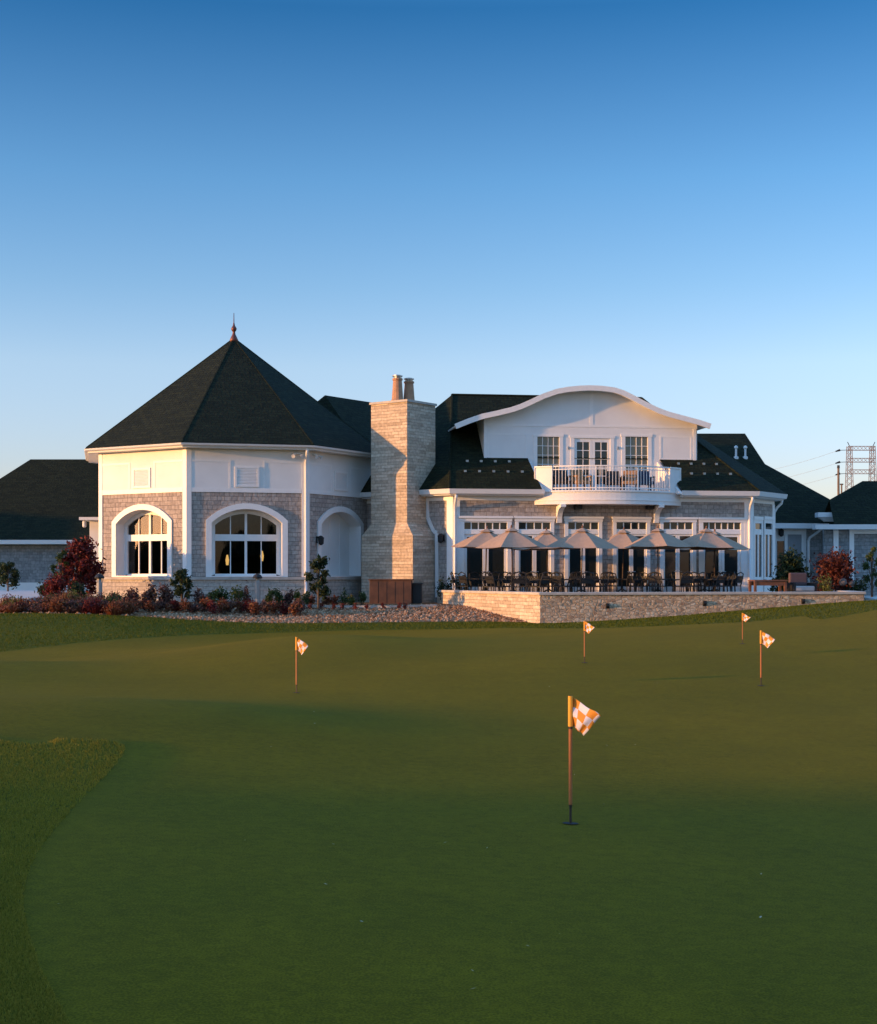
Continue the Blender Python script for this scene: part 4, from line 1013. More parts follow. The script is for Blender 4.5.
# umbrellas
ORD = ['first', 'second', 'third', 'fourth', 'fifth', 'sixth', 'seventh', 'eighth', 'ninth', 'tenth', 'eleventh', 'twelfth', 'thirteenth', 'fourteenth', 'fifteenth', 'sixteenth', 'seventeenth', 'eighteenth', 'nineteenth', 'twentieth']
def umbrella():
    r = thing('patio_umbrella', 'x', 'umbrella', (0, 0, 0), 'beige umbrellas on the terrace', local=True)
    mb = MB(); mb.lathe([(.26, 0), (.26, .05), (.06, .1), (.04, .3)], 14); mb.build('base', M['black'], r)
    mb = MB(); mb.tube([(0, 0, .1), (0, 0, 2.45)], .022, 8); mb.build('pole', M['bark'], r)
    mb = MB(); rings = []; nseg = 6; sub = 6
    rad = [0.03, .3, .6, .9, 1.2, 1.32]; zz = [2.5, 2.37, 2.235, 2.085, 1.92, 1.865]
    top = []
    for r_, z in zip(rad, zz):
        ringp = []
        for k in range(nseg):
            for j in range(sub):
                a0 = 2 * math.pi * k / nseg; a1_ = 2 * math.pi * (k + 1) / nseg; t = j / sub
                p = Vector((math.cos(a0), math.sin(a0))).lerp(Vector((math.cos(a1_), math.sin(a1_))), t) * r_
                sagz = -.045 * (r_ / 1.3) * math.sin(math.pi * t)
                p *= 1 - .05 * math.sin(math.pi * t) * (r_ / 1.3)
                ringp.append((p.x, p.y, z + sagz + (.02 * math.sin(math.pi * t) if r_ > 1.31 else 0)))
        rings.append(ringp)
    mb.ribbon(rings, True, False); mb.v += []
    o = mb.build('canopy', M['canvas'], r); md = o.modifiers.new('thick', 'SOLIDIFY'); md.thickness = .006
    mb = MB(); mb.ribbon([[(r_ * math.cos(2 * math.pi * k / 6), r_ * math.sin(2 * math.pi * k / 6), z) for k in range(6)] for r_, z in ((.3, 2.43), (.16, 2.5), (.02, 2.56))], True, False); mb.build('vent_cap', M['canvas'], r)
    mb = MB(); mb.lathe([(.02, 2.54), (.035, 2.58), (.03, 2.62), (.008, 2.66)], 8); mb.build('finial', M['wood'], r)
    for k in range(6):
        a = 2 * math.pi * k / 6; mb = MB(); mb.tube([(.03 * math.cos(a), .03 * math.sin(a), 2.46), (1.28 * math.cos(a), 1.28 * math.sin(a), 1.87)], .01, 5); mb.build('rib', M['wood'], r)
    return r
def ptable():
    r = thing('patio_table', 'x', 'table', (0, 0, 0), 'black tables on the terrace', local=True)
    mb = MB(); mb.lathe([(.02, .70), (.52, .70), (.54, .715), (.54, .735), (.02, .74)], 24); mb.build('table_top', M['black'], r)
    mb = MB(); mb.lathe([(.05, .3), (.035, .5), (.05, .7)], 10); mb.build('column', M['black'], r)
    for k in range(4):
        a = math.pi / 4 + k * math.pi / 2; c, s = math.cos(a), math.sin(a)
        mb = MB(); mb.tube([(.03 * c, .03 * s, .34), (.2 * c, .2 * s, .26), (.36 * c, .36 * s, .06), (.42 * c, .42 * s, 0.01)], .022, 6); mb.build('leg', M['black'], r)
    return r
def pchair():
    r = thing('patio_chair', 'x', 'chair', (0, 0, 0), 'black metal chairs on the terrace', local=True)
    L = Frame((0, 0), 0)              # faces -Y (o forward)
    mb = MB(); mb.box(L, -.24, .24, -.22, .24, .42, .445); mb.build('seat', M['black'], r)
    mb = MB(); mb.tube([(-.22, .2, .44), (-.23, .27, .7), (-.2, .31, .86), (0, .325, .92), (.2, .31, .86), (.23, .27, .7), (.22, .2, .44)], .02, 6)
    mb.tube([(-.225, .24, .55), (.225, .24, .55)], .011, 5); mb.tube([(-.21, .29, .78), (.21, .29, .78)], .011, 5)
    mb.hexa([(-.2, .25, .56), (.2, .25, .56), (.2, .255, .56), (-.2, .255, .56)], [(-.16, .28, .66), (.16, .28, .66), (.16, .285, .66), (-.16, .285, .66)])
    for k in range(-3, 3):            # lattice
        mb.tube([(k * .07, .242, .55), (k * .07 + .07, .29, .78)], .016, 4); mb.tube([(k * .07 + .07, .242, .55), (k * .07, .29, .78)], .016, 4)
    mb.build('backrest', M['black'], r)
    for s in (-1, 1):
        mb = MB(); mb.tube([(s * .23, .26, .66), (s * .28, .1, .67), (s * .28, -.16, .65), (s * .27, -.22, .6), (s * .25, -.22, .43)], .015, 6); mb.build('armrest', M['black'], r)
        for y in (-.21, .2):
            mb = MB(); mb.tube([(s * .22, y, .43), (s * .24, y * 1.12, 0)], .016, 6); mb.build('leg', M['black'], r)
    return r
uspots = [(485, 51.6, 'back'), (512.8, 48.9, 'front'), (548.5, 51.9, 'back'), (581, 49.6, 'front'), (622, 52.6, 'back'), (658, 50.6, 'front'), (704.5, 51.4, 'front'), (714.5, 53.2, 'back')]
u0, t0_, c0_ = umbrella(), ptable(), pchair()
for i, (px, Y, row) in enumerate(uspots):
    x = (px - CX) / F * Y
    zz_ = 0.0
    u = u0 if i == 0 else copy_tree(u0); u.location = (x, Y, zf); u.rotation_euler = (R(random.uniform(-2.5, 2.5)), R(random.uniform(-2.5, 2.5)), R(random.uniform(-28, 28)))
    sc_ = random.uniform(.96, 1.04); u.scale = (sc_, sc_, random.uniform(.985, 1.012))
    u['label'] = f'beige hexagonal umbrella in the {row} row, {ORD[i]} from the left on the terrace'
    t = t0_ if i == 0 else copy_tree(t0_); t.location = (x + .0, Y, zf); t.rotation_euler = (0, 0, random.uniform(0, 1.5))
    t['label'] = f'round black metal table under the {ORD[i]} umbrella from the left'
    base_rot = random.uniform(-.3, .3)
    for k, nm in enumerate(('near', 'near right', 'far right', 'far', 'far left', 'near left')):
        c = c0_ if (i == 0 and k == 0) else copy_tree(c0_)
        c.scale = (1.06, 1.06, 1.06)
        a = base_rot + k * math.pi / 3 - math.pi / 2; rr = random.uniform(.66, 1.0)
        c.location = (x + rr * math.cos(a), Y + rr * math.sin(a), zf); c.rotation_euler = (0, 0, a + math.pi / 2 + math.pi + random.uniform(-.6, .6))
        c['label'] = f'black lattice chair, {nm} side of table under {ORD[i]} umbrella from left'

# balcony furniture
def bchair(px, o_, m, label, name='balcony_chair', rz=0.0):
    s = Mf.s(px, o_); c = Mf.p(s, o_, z_b1 - .03); q_ = thing(name, label, 'chair', c, 'chairs on the balcony', local=True, rz=R(8) + rz); L = Frame((0, 0), 0)
    mb = MB(); mb.box(L, -.28, .28, -.26, .28, .3, .42); mb.build('seat', m, q_, bevel=.02)
    mb = MB(); mb.hexa([(-.28, .2, .4), (.28, .2, .4), (.28, .28, .4), (-.28, .28, .4)], [(-.27, .3, .86), (.27, .3, .86), (.27, .37, .86), (-.27, .37, .86)]); mb.build('backrest', m, q_, bevel=.02)
    for sx in (-1, 1):
        mb = MB(); mb.box(L, sx * .3 - .03, sx * .3 + .03, -.26, .28, .56, .62); mb.build('armrest', m, q_)
        for y in (-.24, .24): mb = MB(); mb.box(L, sx * .3 - .025, sx * .3 + .025, y - .025, y + .025, 0, .56); mb.build('leg', m, q_)
bchair(562, .1, M['dark'], 'dark chair at the left end of the balcony')
bchair(581, .25, M['tan'], 'brown wicker chair behind the left part of the balcony railing', rz=.3)
bchair(630, .25, M['tan'], 'tan wicker chair behind the right part of the balcony railing', rz=-.3)
bchair(645, .15, M['blue'], 'dark blue padded chair beside the tan one on the balcony')
bchair(615, -.1, M['dark'], 'dark chair in front of the balcony door')

# right end of terrace: wooden table, white chair
r = thing('wooden_bench', 'reddish wooden slatted bench on the terrace before the right shrub', 'bench', (11.6, 49.3, zf), local=True, rz=R(8)); L = Frame((0, 0), 0)
mb = MB()
for k in range(5): mb.box(L, -.6, .6, -.35 + k * .14, -.24 + k * .14, .66, .7)
mb.build('bench_top', M['wood'], r)
mb = MB(); mb.box(L, -.55, .55, .2, .24, .5, .655); mb.box(L, -.55, .55, -.3, -.26, .5, .655); mb.build('apron', M['wood'], r)
for x in (-.55, .55):
    for y in (-.28, .22): mb = MB(); mb.box(L, x - .04, x + .04, y - .04, y + .04, 0, .655); mb.build('leg', M['wood'], r)
r = thing('lounge_chair', 'white cushioned lounge chair beside the dark red bush', 'chair', (12.9, 49.8, zf), local=True, rz=R(10))
mb = MB(); mb.box(L, -.36, .36, -.34, .36, .3, .48); mb.build('seat_cushion', M['cushion'], r, bevel=.04)
mb = MB(); mb.box(L, -.34, .34, -.36, -.2, .48, .95); mb.build('back_cushion', M['l_purple'] if False else m_plain('mauve_cushion', (.10, .06, .058), .9), r, bevel=.05)
mb = MB(); mb.box(L, -.42, .42, -.4, .36, .14, .3)
for x in (-.4, .4): mb.box(L, x - .03, x + .03, -.4, .36, .3, .6)
mb.build('frame', M['black'], r)
for x in (-.37, .37):
    for y in (-.34, .32): mb = MB(); mb.box(L, x - .03, x + .03, y - .03, y + .03, 0, .14); mb.build('leg', M['black'], r)

# planter boxes by the chimney
def planter(name, label, cat, px0, px1, Y, ytop, d, m, ang):
    a = pix(px0, 0, Y); b_ = pix(px1, 0, Y); L = (b_ - a).x; zt = CH + (HY - ytop) / F * Y; zb = hz(a.x, Y) - .05
    r = thing(name, label, cat, (a.x, a.y, zb)); fr = Frame((a.x, a.y), ang)
    mb = MB(); mb.box(fr, 0, L, -d, 0, zb, zt - .05); part('body', mb, m, r, bevel=.01)
    mb = MB(); mb.box(fr, -.04, L + .04, -d - .04, .04, zt - .05, zt); part('lid', mb, m, r, bevel=.008)
    mb = MB()
    for k in range(1, 5): s = L * k / 5; mb.box(fr, s - .012, s + .012, 0.0, .012, zb + .08, zt - .09)
    part('front_battens', mb, m, r)
planter('wooden_chest', 'large brown wooden chest standing before the stone chimney', 'chest', 369.5, 411.5, 51.2, 579, .7, M['rust'], -3)
planter('utility_box', 'small black box standing right of the brown chest', 'box', 412.5, 421.5, 51.5, 583, .5, M['dark'], -3)

# stone edging between bed and gravel
mb = MB(); ed = [pix(300, 603.5, 49.5), pix(345, 604, 49.2), pix(390, 603, 49.2), pix(437, 601.5, 49.6)]
ep = [(p.x, p.y) for p in ed]
rows = []
for x, y in ep: z = hz(x, y); rows.append([(x, y - .07, z - .1), (x, y + .07, z - .1), (x, y + .07, z + .09), (x, y - .07, z + .09)])
mb.ribbon(rows); o = mb.build('bed_edging', M['coping']); tag(o, 'pale stone edging strip between the plants and the stone chips', 'edging')

# bollard lights
def bollard(px, Y, ytop, label):
    x = (px - CX) / F * Y; z = hz(x, Y); zt = CH + (HY - ytop) / F * Y; H = zt - z
    r = thing('bollard_light', label, 'garden light', (x, Y, z), 'bollard lights in the planting bed', local=True)
    mb = MB(); mb.lathe([(.13, -.05), (.13, .04), (.1, .05), (.1, H - .3)], 12); mb.build('post', M['lamp_grey'], r)
    mb = MB(); mb.lathe([(.07, H - .3), (.07, H - .17)], 12); mb.build('lens', M['cushion'], r)
    mb = MB(); mb.lathe([(.16, H - .17), (.17, H - .13), (.12, H - .05), (.03, H)], 12); mb.build('cap', M['black'], r)
    for k in range(3): a = k * 2.09; mb = MB(); mb.tube([(.1 * math.cos(a), .1 * math.sin(a), H - .31), (.12 * math.cos(a), .12 * math.sin(a), H - .16)], .012, 5); mb.build('rod', M['lamp_grey'], r)
bollard(99.5, 47.2, 573.5, 'grey bollard light before the left corner of the tower')
bollard(257.5, 48.2, 573.5, 'grey bollard light before the tower front window')

# ------------------------------------------------------------------ plants
def leaves(mb, blobs, n, size, up=0.0, thin=.5):
    tot = sum(b[3] * b[4] * b[5] for b in blobs)
    for (cx, cy, cz, rx, ry, rz) in blobs:
        m_ = int(n * rx * ry * rz / tot) + 1
        for _ in range(m_):
            d = Vector((random.gauss(0, 1), random.gauss(0, 1), random.gauss(0, 1))).normalized()
            r = random.random() ** .4 * (1 + .18 * random.gauss(0, 1))
            nz = .75 + .5 * mnoise.noise((d.x * 2.2 + cx, d.y * 2.2 + cy, d.z * 2.2 + cz))
            c = Vector((cx + d.x * rx * r * nz, cy + d.y * ry * r * nz, cz + d.z * rz * r * nz))
            a = Vector((random.gauss(0, 1), random.gauss(0, 1), random.gauss(0, 1) + up)).normalized()
            b = a.orthogonal().normalized(); b.rotate(Matrix.Rotation(random.uniform(0, 6.28), 3, a))
            s = size * random.uniform(.6, 1.35); t = s * thin
            k = a.cross(b) * .25 * t
            mb.add([c - a * s, c - b * t + k, c + a * s, c + b * t + k], [(0, 1, 2, 3)])
def shrub(name, label, cat, px, ybase, w, h, Y, m, group=None, n=320, size=.05, stem=.18, kind='round'):
    x = (px - CX) / F * Y; mpp = Y / F; W = w * mpp; H = h * mpp
    zb = CH + (HY - ybase) / F * Y
    zg_ = hz(x, Y); zb = zg_ if zg_ > 0 else zb
    top = CH + (HY - (ybase - h)) / F * Y
    H = max(.15, top - zb)
    r = thing(name, label, cat, (x, Y, zb), group, local=True)
    mb = MB(); bl = []
    if kind == 'round':
        for _ in range(5):
            a = random.uniform(0, 6.28); q_ = random.uniform(.1, .5)
            bl.append((W * .5 * q_ * math.cos(a), W * .5 * q_ * math.sin(a), H * random.uniform(.2, .66), W * random.uniform(.28, .42), W * random.uniform(.28, .42), H * random.uniform(.26, .38)))
        leaves(mb, bl, n, size)
    elif kind == 'spiky':
        for _ in range(n):
            a = random.uniform(0, 6.28); t_ = random.random() ** .6; q_ = t_ * W * .42; hh_ = H * (1.08 - .6 * t_ * t_) * random.uniform(.45, 1.05)
            p = Vector((q_ * math.cos(a), q_ * math.sin(a), 0)); tip = p + Vector((math.cos(a) * W * .32 * t_ + random.gauss(0, .05), math.sin(a) * W * .32 * t_ + random.gauss(0, .05), hh_))
            b = Vector((-math.sin(a), math.cos(a), 0)) * size * .22
            mid = p.lerp(tip, .6) + Vector((0, 0, .06 * H))
            mb.add([p - b, p + b, mid + b, tip, mid - b], [(0, 1, 2, 3, 4)])
            if random.random() < .7:
                c = tip; s = size * .6; e = Vector((random.gauss(0, 1), random.gauss(0, 1), random.gauss(0, 1))).normalized() * s; g = e.orthogonal().normalized() * s * .6
                mb.add([c - e, c - g, c + e, c + g], [(0, 1, 2, 3)])
    mb.build('foliage', m, r)
    st_ = MB()
    for k in range(4 if kind == 'round' else 2):
        a = k * 1.7 + random.random(); e = W * .2
        st_.tube([(.02 * math.cos(a), .02 * math.sin(a), -.06), (e * .5 * math.cos(a), e * .5 * math.sin(a), H * .3), (e * math.cos(a), e * math.sin(a), H * .62)], [.016, .011, .005], 5)
    st_.build('stems', M['bark'], r)
    return r
def tree(name, label, px, ybase, ytop, w, Y, m, crown0=.3, n=1500, size=.06, lean=0.0, blobs=9, group=None):
    x = (px - CX) / F * Y; zb = hz(x, Y); mpp = Y / F; W = w * mpp; zt = CH + (HY - ytop) / F * Y; H = zt - zb
    r = thing(name, label, 'tree', (x, Y, zb), group, local=True)
    bl = []; st_ = MB()
    st_.tube([(0, 0, -.1), (lean * .3, 0, H * .2), (lean * .7, .02, H * .5), (lean, 0, H * .85)], [.05, .04, .028, .01], 7)
    for k in range(blobs):
        a = k * 2.4 + random.uniform(-.4, .4); t = (k + .5) / blobs; zc_ = H * (crown0 + (1 - crown0 - .12) * t)
        rr = W * .5 * (.55 * math.sin(math.pi * min(1, .2 + .75 * t)) + .08)
        c = Vector((lean * t + rr * math.cos(a), rr * math.sin(a), zc_)); q_ = W * random.uniform(.15, .24)
        bl.append((c.x, c.y, c.z, q_, q_, min(q_ * 1.1, H * .2)))
        st_.tube([(lean * t * .7, 0, H * (crown0 * .6 + .35 * t)), c.lerp(Vector((0, 0, zc_ * .8)), .5), c], [.02, .013, .005], 5)
    mb = MB(); leaves(mb, bl, n, size); mb.build('crown', m, r); st_.build('trunk', M['bark'], r)
    return r
tree('young_tree', 'small green leafy tree at the corner between the two sunlit tower windows', 182, 601, 564.5, 26, 47.6, M['l_dark'], .3, 900, .07)
tree('young_tree', 'small green leafy tree before the white arched niche', 318.5, 603, 553, 30, 48.5, M['l_dark'], .28, 900, .075)
tree('small_tree', 'small rounded tree before the left building', 8, 588, 559.5, 27, 66, M['l_dark'], .3, 1100, .08)
tree('red_maple', 'dark red leaved tree against the left edge of the tower', 80, 603, 536, 52, 50.5, M['l_red'], .16, 4200, .075, blobs=18)
tree('leaning_tree', 'yellowish green slender tree left of the dark red tree', 58, 603, 544, 22, 50.0, M['l_green'], .3, 700, .06, lean=.15)
shrub('conifer_shrub', 'dark green rounded shrub beneath the red tree', 'shrub', 79, 600, 24, 30, 48.8, M['l_dark'], n=900, size=.06)
shrub('burgundy_bush', 'round burgundy bush left of the green shrub near the tower', 'bush', 58, 602, 36, 33, 48.2, M['l_red'], n=1800, size=.055)
shrub('green_bush', 'small green bush by the pavement on the far left', 'bush', 44, 597, 17, 20, 50.5, M['l_dark'], n=500, size=.055)
# right side plants
def rshrub(*a, z=zf, **k):
    r = shrub(*a, **k); return r
for args, kw in (
    (('rounded_shrub', 'dark green rounded shrub behind the wooden bench on the right', 'shrub', 786, 590, 40, 42, 51.5, M['l_dark']), dict(n=4500, size=.07)),
    (('red_hedge', 'wide dark red barberry bush before the right grey wall', 'bush', 832, 590, 48, 40, 50.8, M['l_barberry']), dict(n=4000, size=.065)),
    (('flowering_shrub', 'green and yellow flowering plant before the dark red bush', 'shrub', 828, 587, 24, 12, 49.6, M['l_yellow']), dict(n=380, size=.045)),
    (('low_shrub', 'low dark green shrub right of the boulders', 'shrub', 856, 589, 36, 13, 50.6, M['l_dark']), dict(n=700, size=.05))):
    r = shrub(*args, **kw); r.location.z = zf
tree('garden_tree', 'thin green tree at the right edge of the picture', 872, 590, 540, 20, 52, M['l_green'], .25, 700, .06)
def boulder(px, py, w, h, Y, label, name='boulder'):
    x = (px - CX) / F * Y; mpp = Y / F; import bmesh
    bm = bmesh.new(); bmesh.ops.create_icosphere(bm, subdivisions=3, radius=1)
    sd = random.uniform(0, 50)
    for v in bm.verts:
        k = 1 + .3 * mnoise.noise(v.co * 1.3 + Vector((sd, 0, 0))) + .1 * mnoise.noise(v.co * 4 + Vector((sd, 0, 0)))
        v.co = Vector((v.co.x * w * mpp * .5 * k, v.co.y * w * mpp * .4 * k, v.co.z * h * mpp * .5 * k))
    me = bpy.data.meshes.new(name); bm.to_mesh(me); bm.free(); me.materials.append(M['rock'])
    o = bpy.data.objects.new(name, me); COL.objects.link(o); o.location = (x, Y, CH + (HY - py) / F * Y); tag(o, label, 'rock'); return o
boulder(843, 582, 8, 7, 49.7, 'pinkish boulder before the dark red bush, larger of two')
boulder(851.5, 583.5, 6, 5, 50.1, 'smaller grey boulder right of the pinkish one')
# bed shrubs
i = 0
row = [(114, 20, 21), (131, 22, 23), (148, 20, 22), (165, 20, 23)]
for k, (px, w, h) in enumerate(row):
    shrub('upright_shrub', f'upright purple bronze shrub under left tower window, {ORD[k]} from left', 'shrub', px, 601, w, h, 47.9 + .2 * (k % 2), M['l_purple'], 'purple shrubs under the tower window', 1000, .05, kind='round')
xs_ = np.linspace(3, 128, 18)
for k, px in enumerate(xs_):
    mm = random.choice(['l_rust', 'l_red', 'l_purple', 'l_rust']); word = {'l_rust': 'rust brown', 'l_red': 'dark red', 'l_purple': 'purple brown'}[mm]
    shrub('low_plant', f'low {word} plant by the lawn left of tower, {ORD[k]} from left', 'plant', px + random.uniform(-3, 3), 612, random.uniform(15, 22), random.uniform(7, 10) + (3 if px > 50 else 0) + random.uniform(0, 3), 45.2 + random.uniform(-.1, .5) + (.0), M[mm], 'low plants along the lawn edge', 380, .05, kind='spiky' if k % 2 else 'round')
xs_ = np.linspace(8, 110, 12)
for k, px in enumerate(xs_):
    mm = ['l_rust', 'l_yellow', 'l_rust', 'l_purple', 'l_rust', 'l_green'][k % 6]
    shrub('tufted_grass', f'feathery {dict(l_rust="rust", l_yellow="yellowish", l_purple="purple brown", l_green="green")[mm]} grass tuft in second row of left bed, {ORD[k]} from left', 'plant', px + random.uniform(-3, 3), 607, random.uniform(16, 24), random.uniform(12, 17) - (4 if px < 50 else 0), 46.6 + random.uniform(-.2, .3), M[mm], 'grass tufts in the left bed', 240, .06, kind='spiky')
xs_ = np.linspace(134, 300, 20)
for k, px in enumerate(xs_):
    mm = ['l_rust', 'l_red', 'l_rust', 'l_purple'][k % 4]; word = {'l_rust': 'rust brown', 'l_red': 'dark red', 'l_purple': 'purple brown'}[mm]
    shrub('low_plant', f'low {word} plant in front of bed below tower, {ORD[k]} from left', 'plant', px + random.uniform(-3, 3), 606, random.uniform(15, 22), random.uniform(7, 11), 47.0 + random.uniform(-.3, .4), M[mm], 'low plants below the tower', 380, .045)
mid_ = [(200, 'l_purple', 18, 22), (212, 'l_yellow', 15, 17), (224, 'l_green', 18, 19), (238, 'l_yellow', 16, 21), (247, 'l_purple', 14, 22), (270, 'l_yellow', 16, 18), (279, 'l_green', 15, 18), (289, 'l_purple', 14, 24), (298, 'l_yellow', 12, 16)]
for k, (px, mm, w, h) in enumerate(mid_):
    word = {'l_purple': 'dark purple', 'l_yellow': 'yellow green', 'l_green': 'mid green'}[mm]
    shrub('border_shrub', f'{word} shrub against stone base under front window, {ORD[k]} from left', 'shrub', px, 602, w, h, 48.7 + random.uniform(-.2, .2), M[mm], 'shrubs under the front window', 420, .05)
for k, (px, mm, w, h) in enumerate([(305, 'l_green', 12, 14), (335, 'l_rust', 14, 9), (343, 'l_green', 14, 17), (351, 'l_yellow', 12, 14), (362, 'l_green', 12, 17), (311, 'l_rust', 14, 9), (327, 'l_rust', 13, 9)]):
    word = {'l_yellow': 'yellow green', 'l_green': 'fresh green', 'l_rust': 'rust red'}[mm]
    shrub('border_plant', f'{word} plant before the base of the niche wall, {ORD[k]} of its row', 'plant', px, 603, w, h, 49.9 + random.uniform(-.2, .2), M[mm], 'plants by the niche wall', 220, .045)
for k, px in enumerate([311, 321, 334, 343, 355, 367, 383, 399, 405]):
    shrub('seedling', f'tiny dark low plant on the stone chips, {ORD[k]} from the left', 'plant', px, 606, 7, 5, 48.6 + random.uniform(-.1, .2), M['l_red'], 'small plants on the stone chips', 70, .035)
for k, px in enumerate([441, 449, 458, 466]):
    r = shrub('trailing_plant', f'dark green plant on the terrace by the corner post, {ORD[k]} from the left', 'plant', px, 588, 12, 12, 51.7 + .1 * k, M['l_dark'], 'plants in the terrace corner', 240, .05); r.location.z = zf

# ------------------------------------------------------------------ putting flags
def putting_flag(px, ybase, ytop, label, cup, seed=1):
    Y0 = .8 / ((ybase - ytop) / F)
    x = (px - CX) / F * Y0
    z = hz(x, Y0)
    # move along the ray until the stick stands on the ground where the photo shows it
    for _ in range(30):
        z = hz(x, Y0); Yn = (CH - z) * F / (ybase - HY); Y0 = Y0 + .5 * (Yn - Y0); x = (px - CX) / F * Y0
    H = (ybase - ytop) / F * Y0
    k = H / .8
    r = thing('putting_flag', label, 'golf flag', (x, Y0, z), 'flags on the putting green', local=True)
    mb = MB(); mb.tube([(0, 0, .12 * k), (0, 0, H)], .0118 * k, 10); mb.build('pole', M['flag_pole'], r)
    mb = MB(); mb.tube([(0, 0, -.08), (0, 0, .1 * k), (0, 0, .125 * k)], [.008 * k, .008 * k, .012 * k], 10); mb.build('ferrule', M['ferrule'], r)
    mb = MB(); mb.tube([(0, 0, H - .205 * k), (0, 0, H - .19 * k)], .0145 * k, 10); mb.build('collar', M['ferrule'], r)
    mb = MB(); mb.tube([(0, 0, H - .19 * k), (0, 0, H)], .0155 * k, 10); mb.build('flag_sleeve', M['sleeve'], r)
    # cloth: quad sheet hanging from the sleeve, drooping, checked
    TL, BL, BR, TR = [Vector(v) * k for v in ((.014, 0, -.008), (.014, 0, -.185), (.078, -.05, -.245), (.178, -.12, -.115))]
    nu, nv = 16, 12; vs, fs, uvs = [], [], []
    for j in range(nv + 1):
        for i_ in range(nu + 1):
            u, v = i_ / nu, j / nv
            p = (TL.lerp(TR, u)).lerp(BL.lerp(BR, u), v)
            p.y += k * (.022 * math.sin(u * 6 + v * 2.5 + seed) * u + .012 * math.sin(v * 7 + seed)); p.z += k * .008 * math.sin(u * 9 + seed) * u
            vs.append((p.x, p.y, p.z + H)); uvs.append((u * 3.1 + .15 + .12 * math.sin(v * 3), v * 3 + .12 * math.sin(u * 4)))
    for j in range(nv):
        for i_ in range(nu): a = j * (nu + 1) + i_; fs.append((a, a + nu + 1, a + nu + 2, a + 1))
    me = bpy.data.meshes.new('flag_cloth'); me.from_pydata(vs, [], fs); uvl = me.uv_layers.new(name='UVMap')
    for l in me.loops: uvl.data[l.index].uv = uvs[l.vertex_index]
    me.materials.append(M['flag']); o = bpy.data.objects.new('flag_cloth', me); COL.objects.link(o); o.parent = r
    for p in me.polygons: p.use_smooth = True
    md = o.modifiers.new('thick', 'SOLIDIFY'); md.thickness = .002
    # the cup in the turf
    mb = MB(); n = 28; ring_ = []
    for t in range(n):
        a = 2 * math.pi * t / n; X, Yy = x + .052 * math.cos(a), Y0 + .052 * math.sin(a); ring_.append((X - x, Yy - Y0, hz(X, Yy) - z + .006))
    CUPS.append((x, Y0)); mb.poly(ring_); o = mb.build('hole_cup', M['hole']); o.location = (x, Y0, z); tag(o, 'dark hole cup at the foot of the ' + cup, 'golf hole', 'holes of the putting green')
    return r
putting_flag(570.5, 824, 696, 'largest orange and white checked flag in the foreground on the putting green', 'foreground flag', seed=.5)
putting_flag(296.5, 693, 637, 'orange and white checked flag left of the others on the putting green', 'leftmost flag', seed=2)
putting_flag(761, 686, 630.5, 'orange and white checked flag at the right on the putting green', 'rightmost flag', seed=3)
putting_flag(584.5, 663, 621, 'orange and white checked flag on green before the stone wall corner', 'flag before the wall corner', seed=4.2)
putting_flag(742.5, 644, 613, 'smallest far flag before the right part of the stone wall', 'smallest far flag', seed=5)

grow_turf()
mb = MB()
for k in range(34):
    Y_ = math.exp(random.uniform(math.log(5), math.log(34))); X_ = random.uniform(-.31, .31) * Y_
    if sdf(GREEN, np.array([X_]), np.array([Y_]))[0] > 0: continue
    z_ = hz(X_, Y_) + .004; a_ = random.uniform(0, 6.28); r_ = random.uniform(.006, .014); c_, s_ = math.cos(a_), math.sin(a_)
    mb.add([(X_ - c_ * r_, Y_ - s_ * r_, z_), (X_ + s_ * r_ * .5, Y_ - c_ * r_ * .5, z_ + .004), (X_ + c_ * r_, Y_ + s_ * r_, z_ + .005), (X_ - s_ * r_ * .5, Y_ + c_ * r_ * .5, z_ + .002)], [(0, 1, 2, 3)])
o = mb.build('leaf_litter', M['l_litter']); tag(o, 'tiny pale fallen leaves scattered on the green', 'leaves', kind='stuff')
# ------------------------------------------------------------------ power line
Yp = 230.0
def pv_(px, py, Y=Yp): return pix(px, py, Y)
r = thing('transmission_tower', 'steel lattice power pylon rising behind the right roof', 'pylon', pv_(862, 575))
def truss(mb, a0, a1_, b0, b1, n, th=.065):
    mb.tube([a0, a1_], th, 4); mb.tube([b0, b1], th, 4)
    for k in range(n):
        p, q_ = a0.lerp(a1_, k / n), a0.lerp(a1_, (k + 1) / n); s, t = b0.lerp(b1, k / n), b0.lerp(b1, (k + 1) / n)
        mb.tube([p, t], th * .6, 4); mb.tube([s, q_], th * .6, 4)
for x0, x1, b0_, b1_ in ((848.3, 852, 844, 856), (871.5, 875.2, 868, 880)):
    mb = MB(); back = Vector((0, .9, 0))
    truss(mb, pv_(b0_, 575), pv_(x0, 446), pv_(b1_, 575), pv_(x1, 446), 22)
    truss(mb, pv_(b0_, 575) + back, pv_(x0, 446) + back, pv_(b1_, 575) + back, pv_(x1, 446) + back, 22); part('lattice_leg', mb, M['steel'], r)
for y0, y1 in ((446.3, 450.3), (458.3, 462.2), (469.8, 473.8)):
    mb = MB(); truss(mb, pv_(848.5, y0), pv_(875, y0), pv_(848.5, y1), pv_(875, y1), 7, .075); part('cross_beam', mb, M['steel'], r)
    mb = MB(); mb.tube([pv_(848, y1 - .3), pv_(840, y1)], .06, 4); mb.tube([pv_(840, y1 - .2), pv_(835.5, y1 + 1.2)], [.2, .1], 5); part('insulator', mb, M['dark'], r)
for x, dx in ((849.5, -2), (873, 2)): mb = MB(); mb.tube([pv_(x, 446), pv_(x + dx, 442)], .07, 4); part('peak_spike', mb, M['dark'], r)
wires = [(450.8, 464, 'upper'), (463, 474, 'middle'), (475, 482, 'lower')]
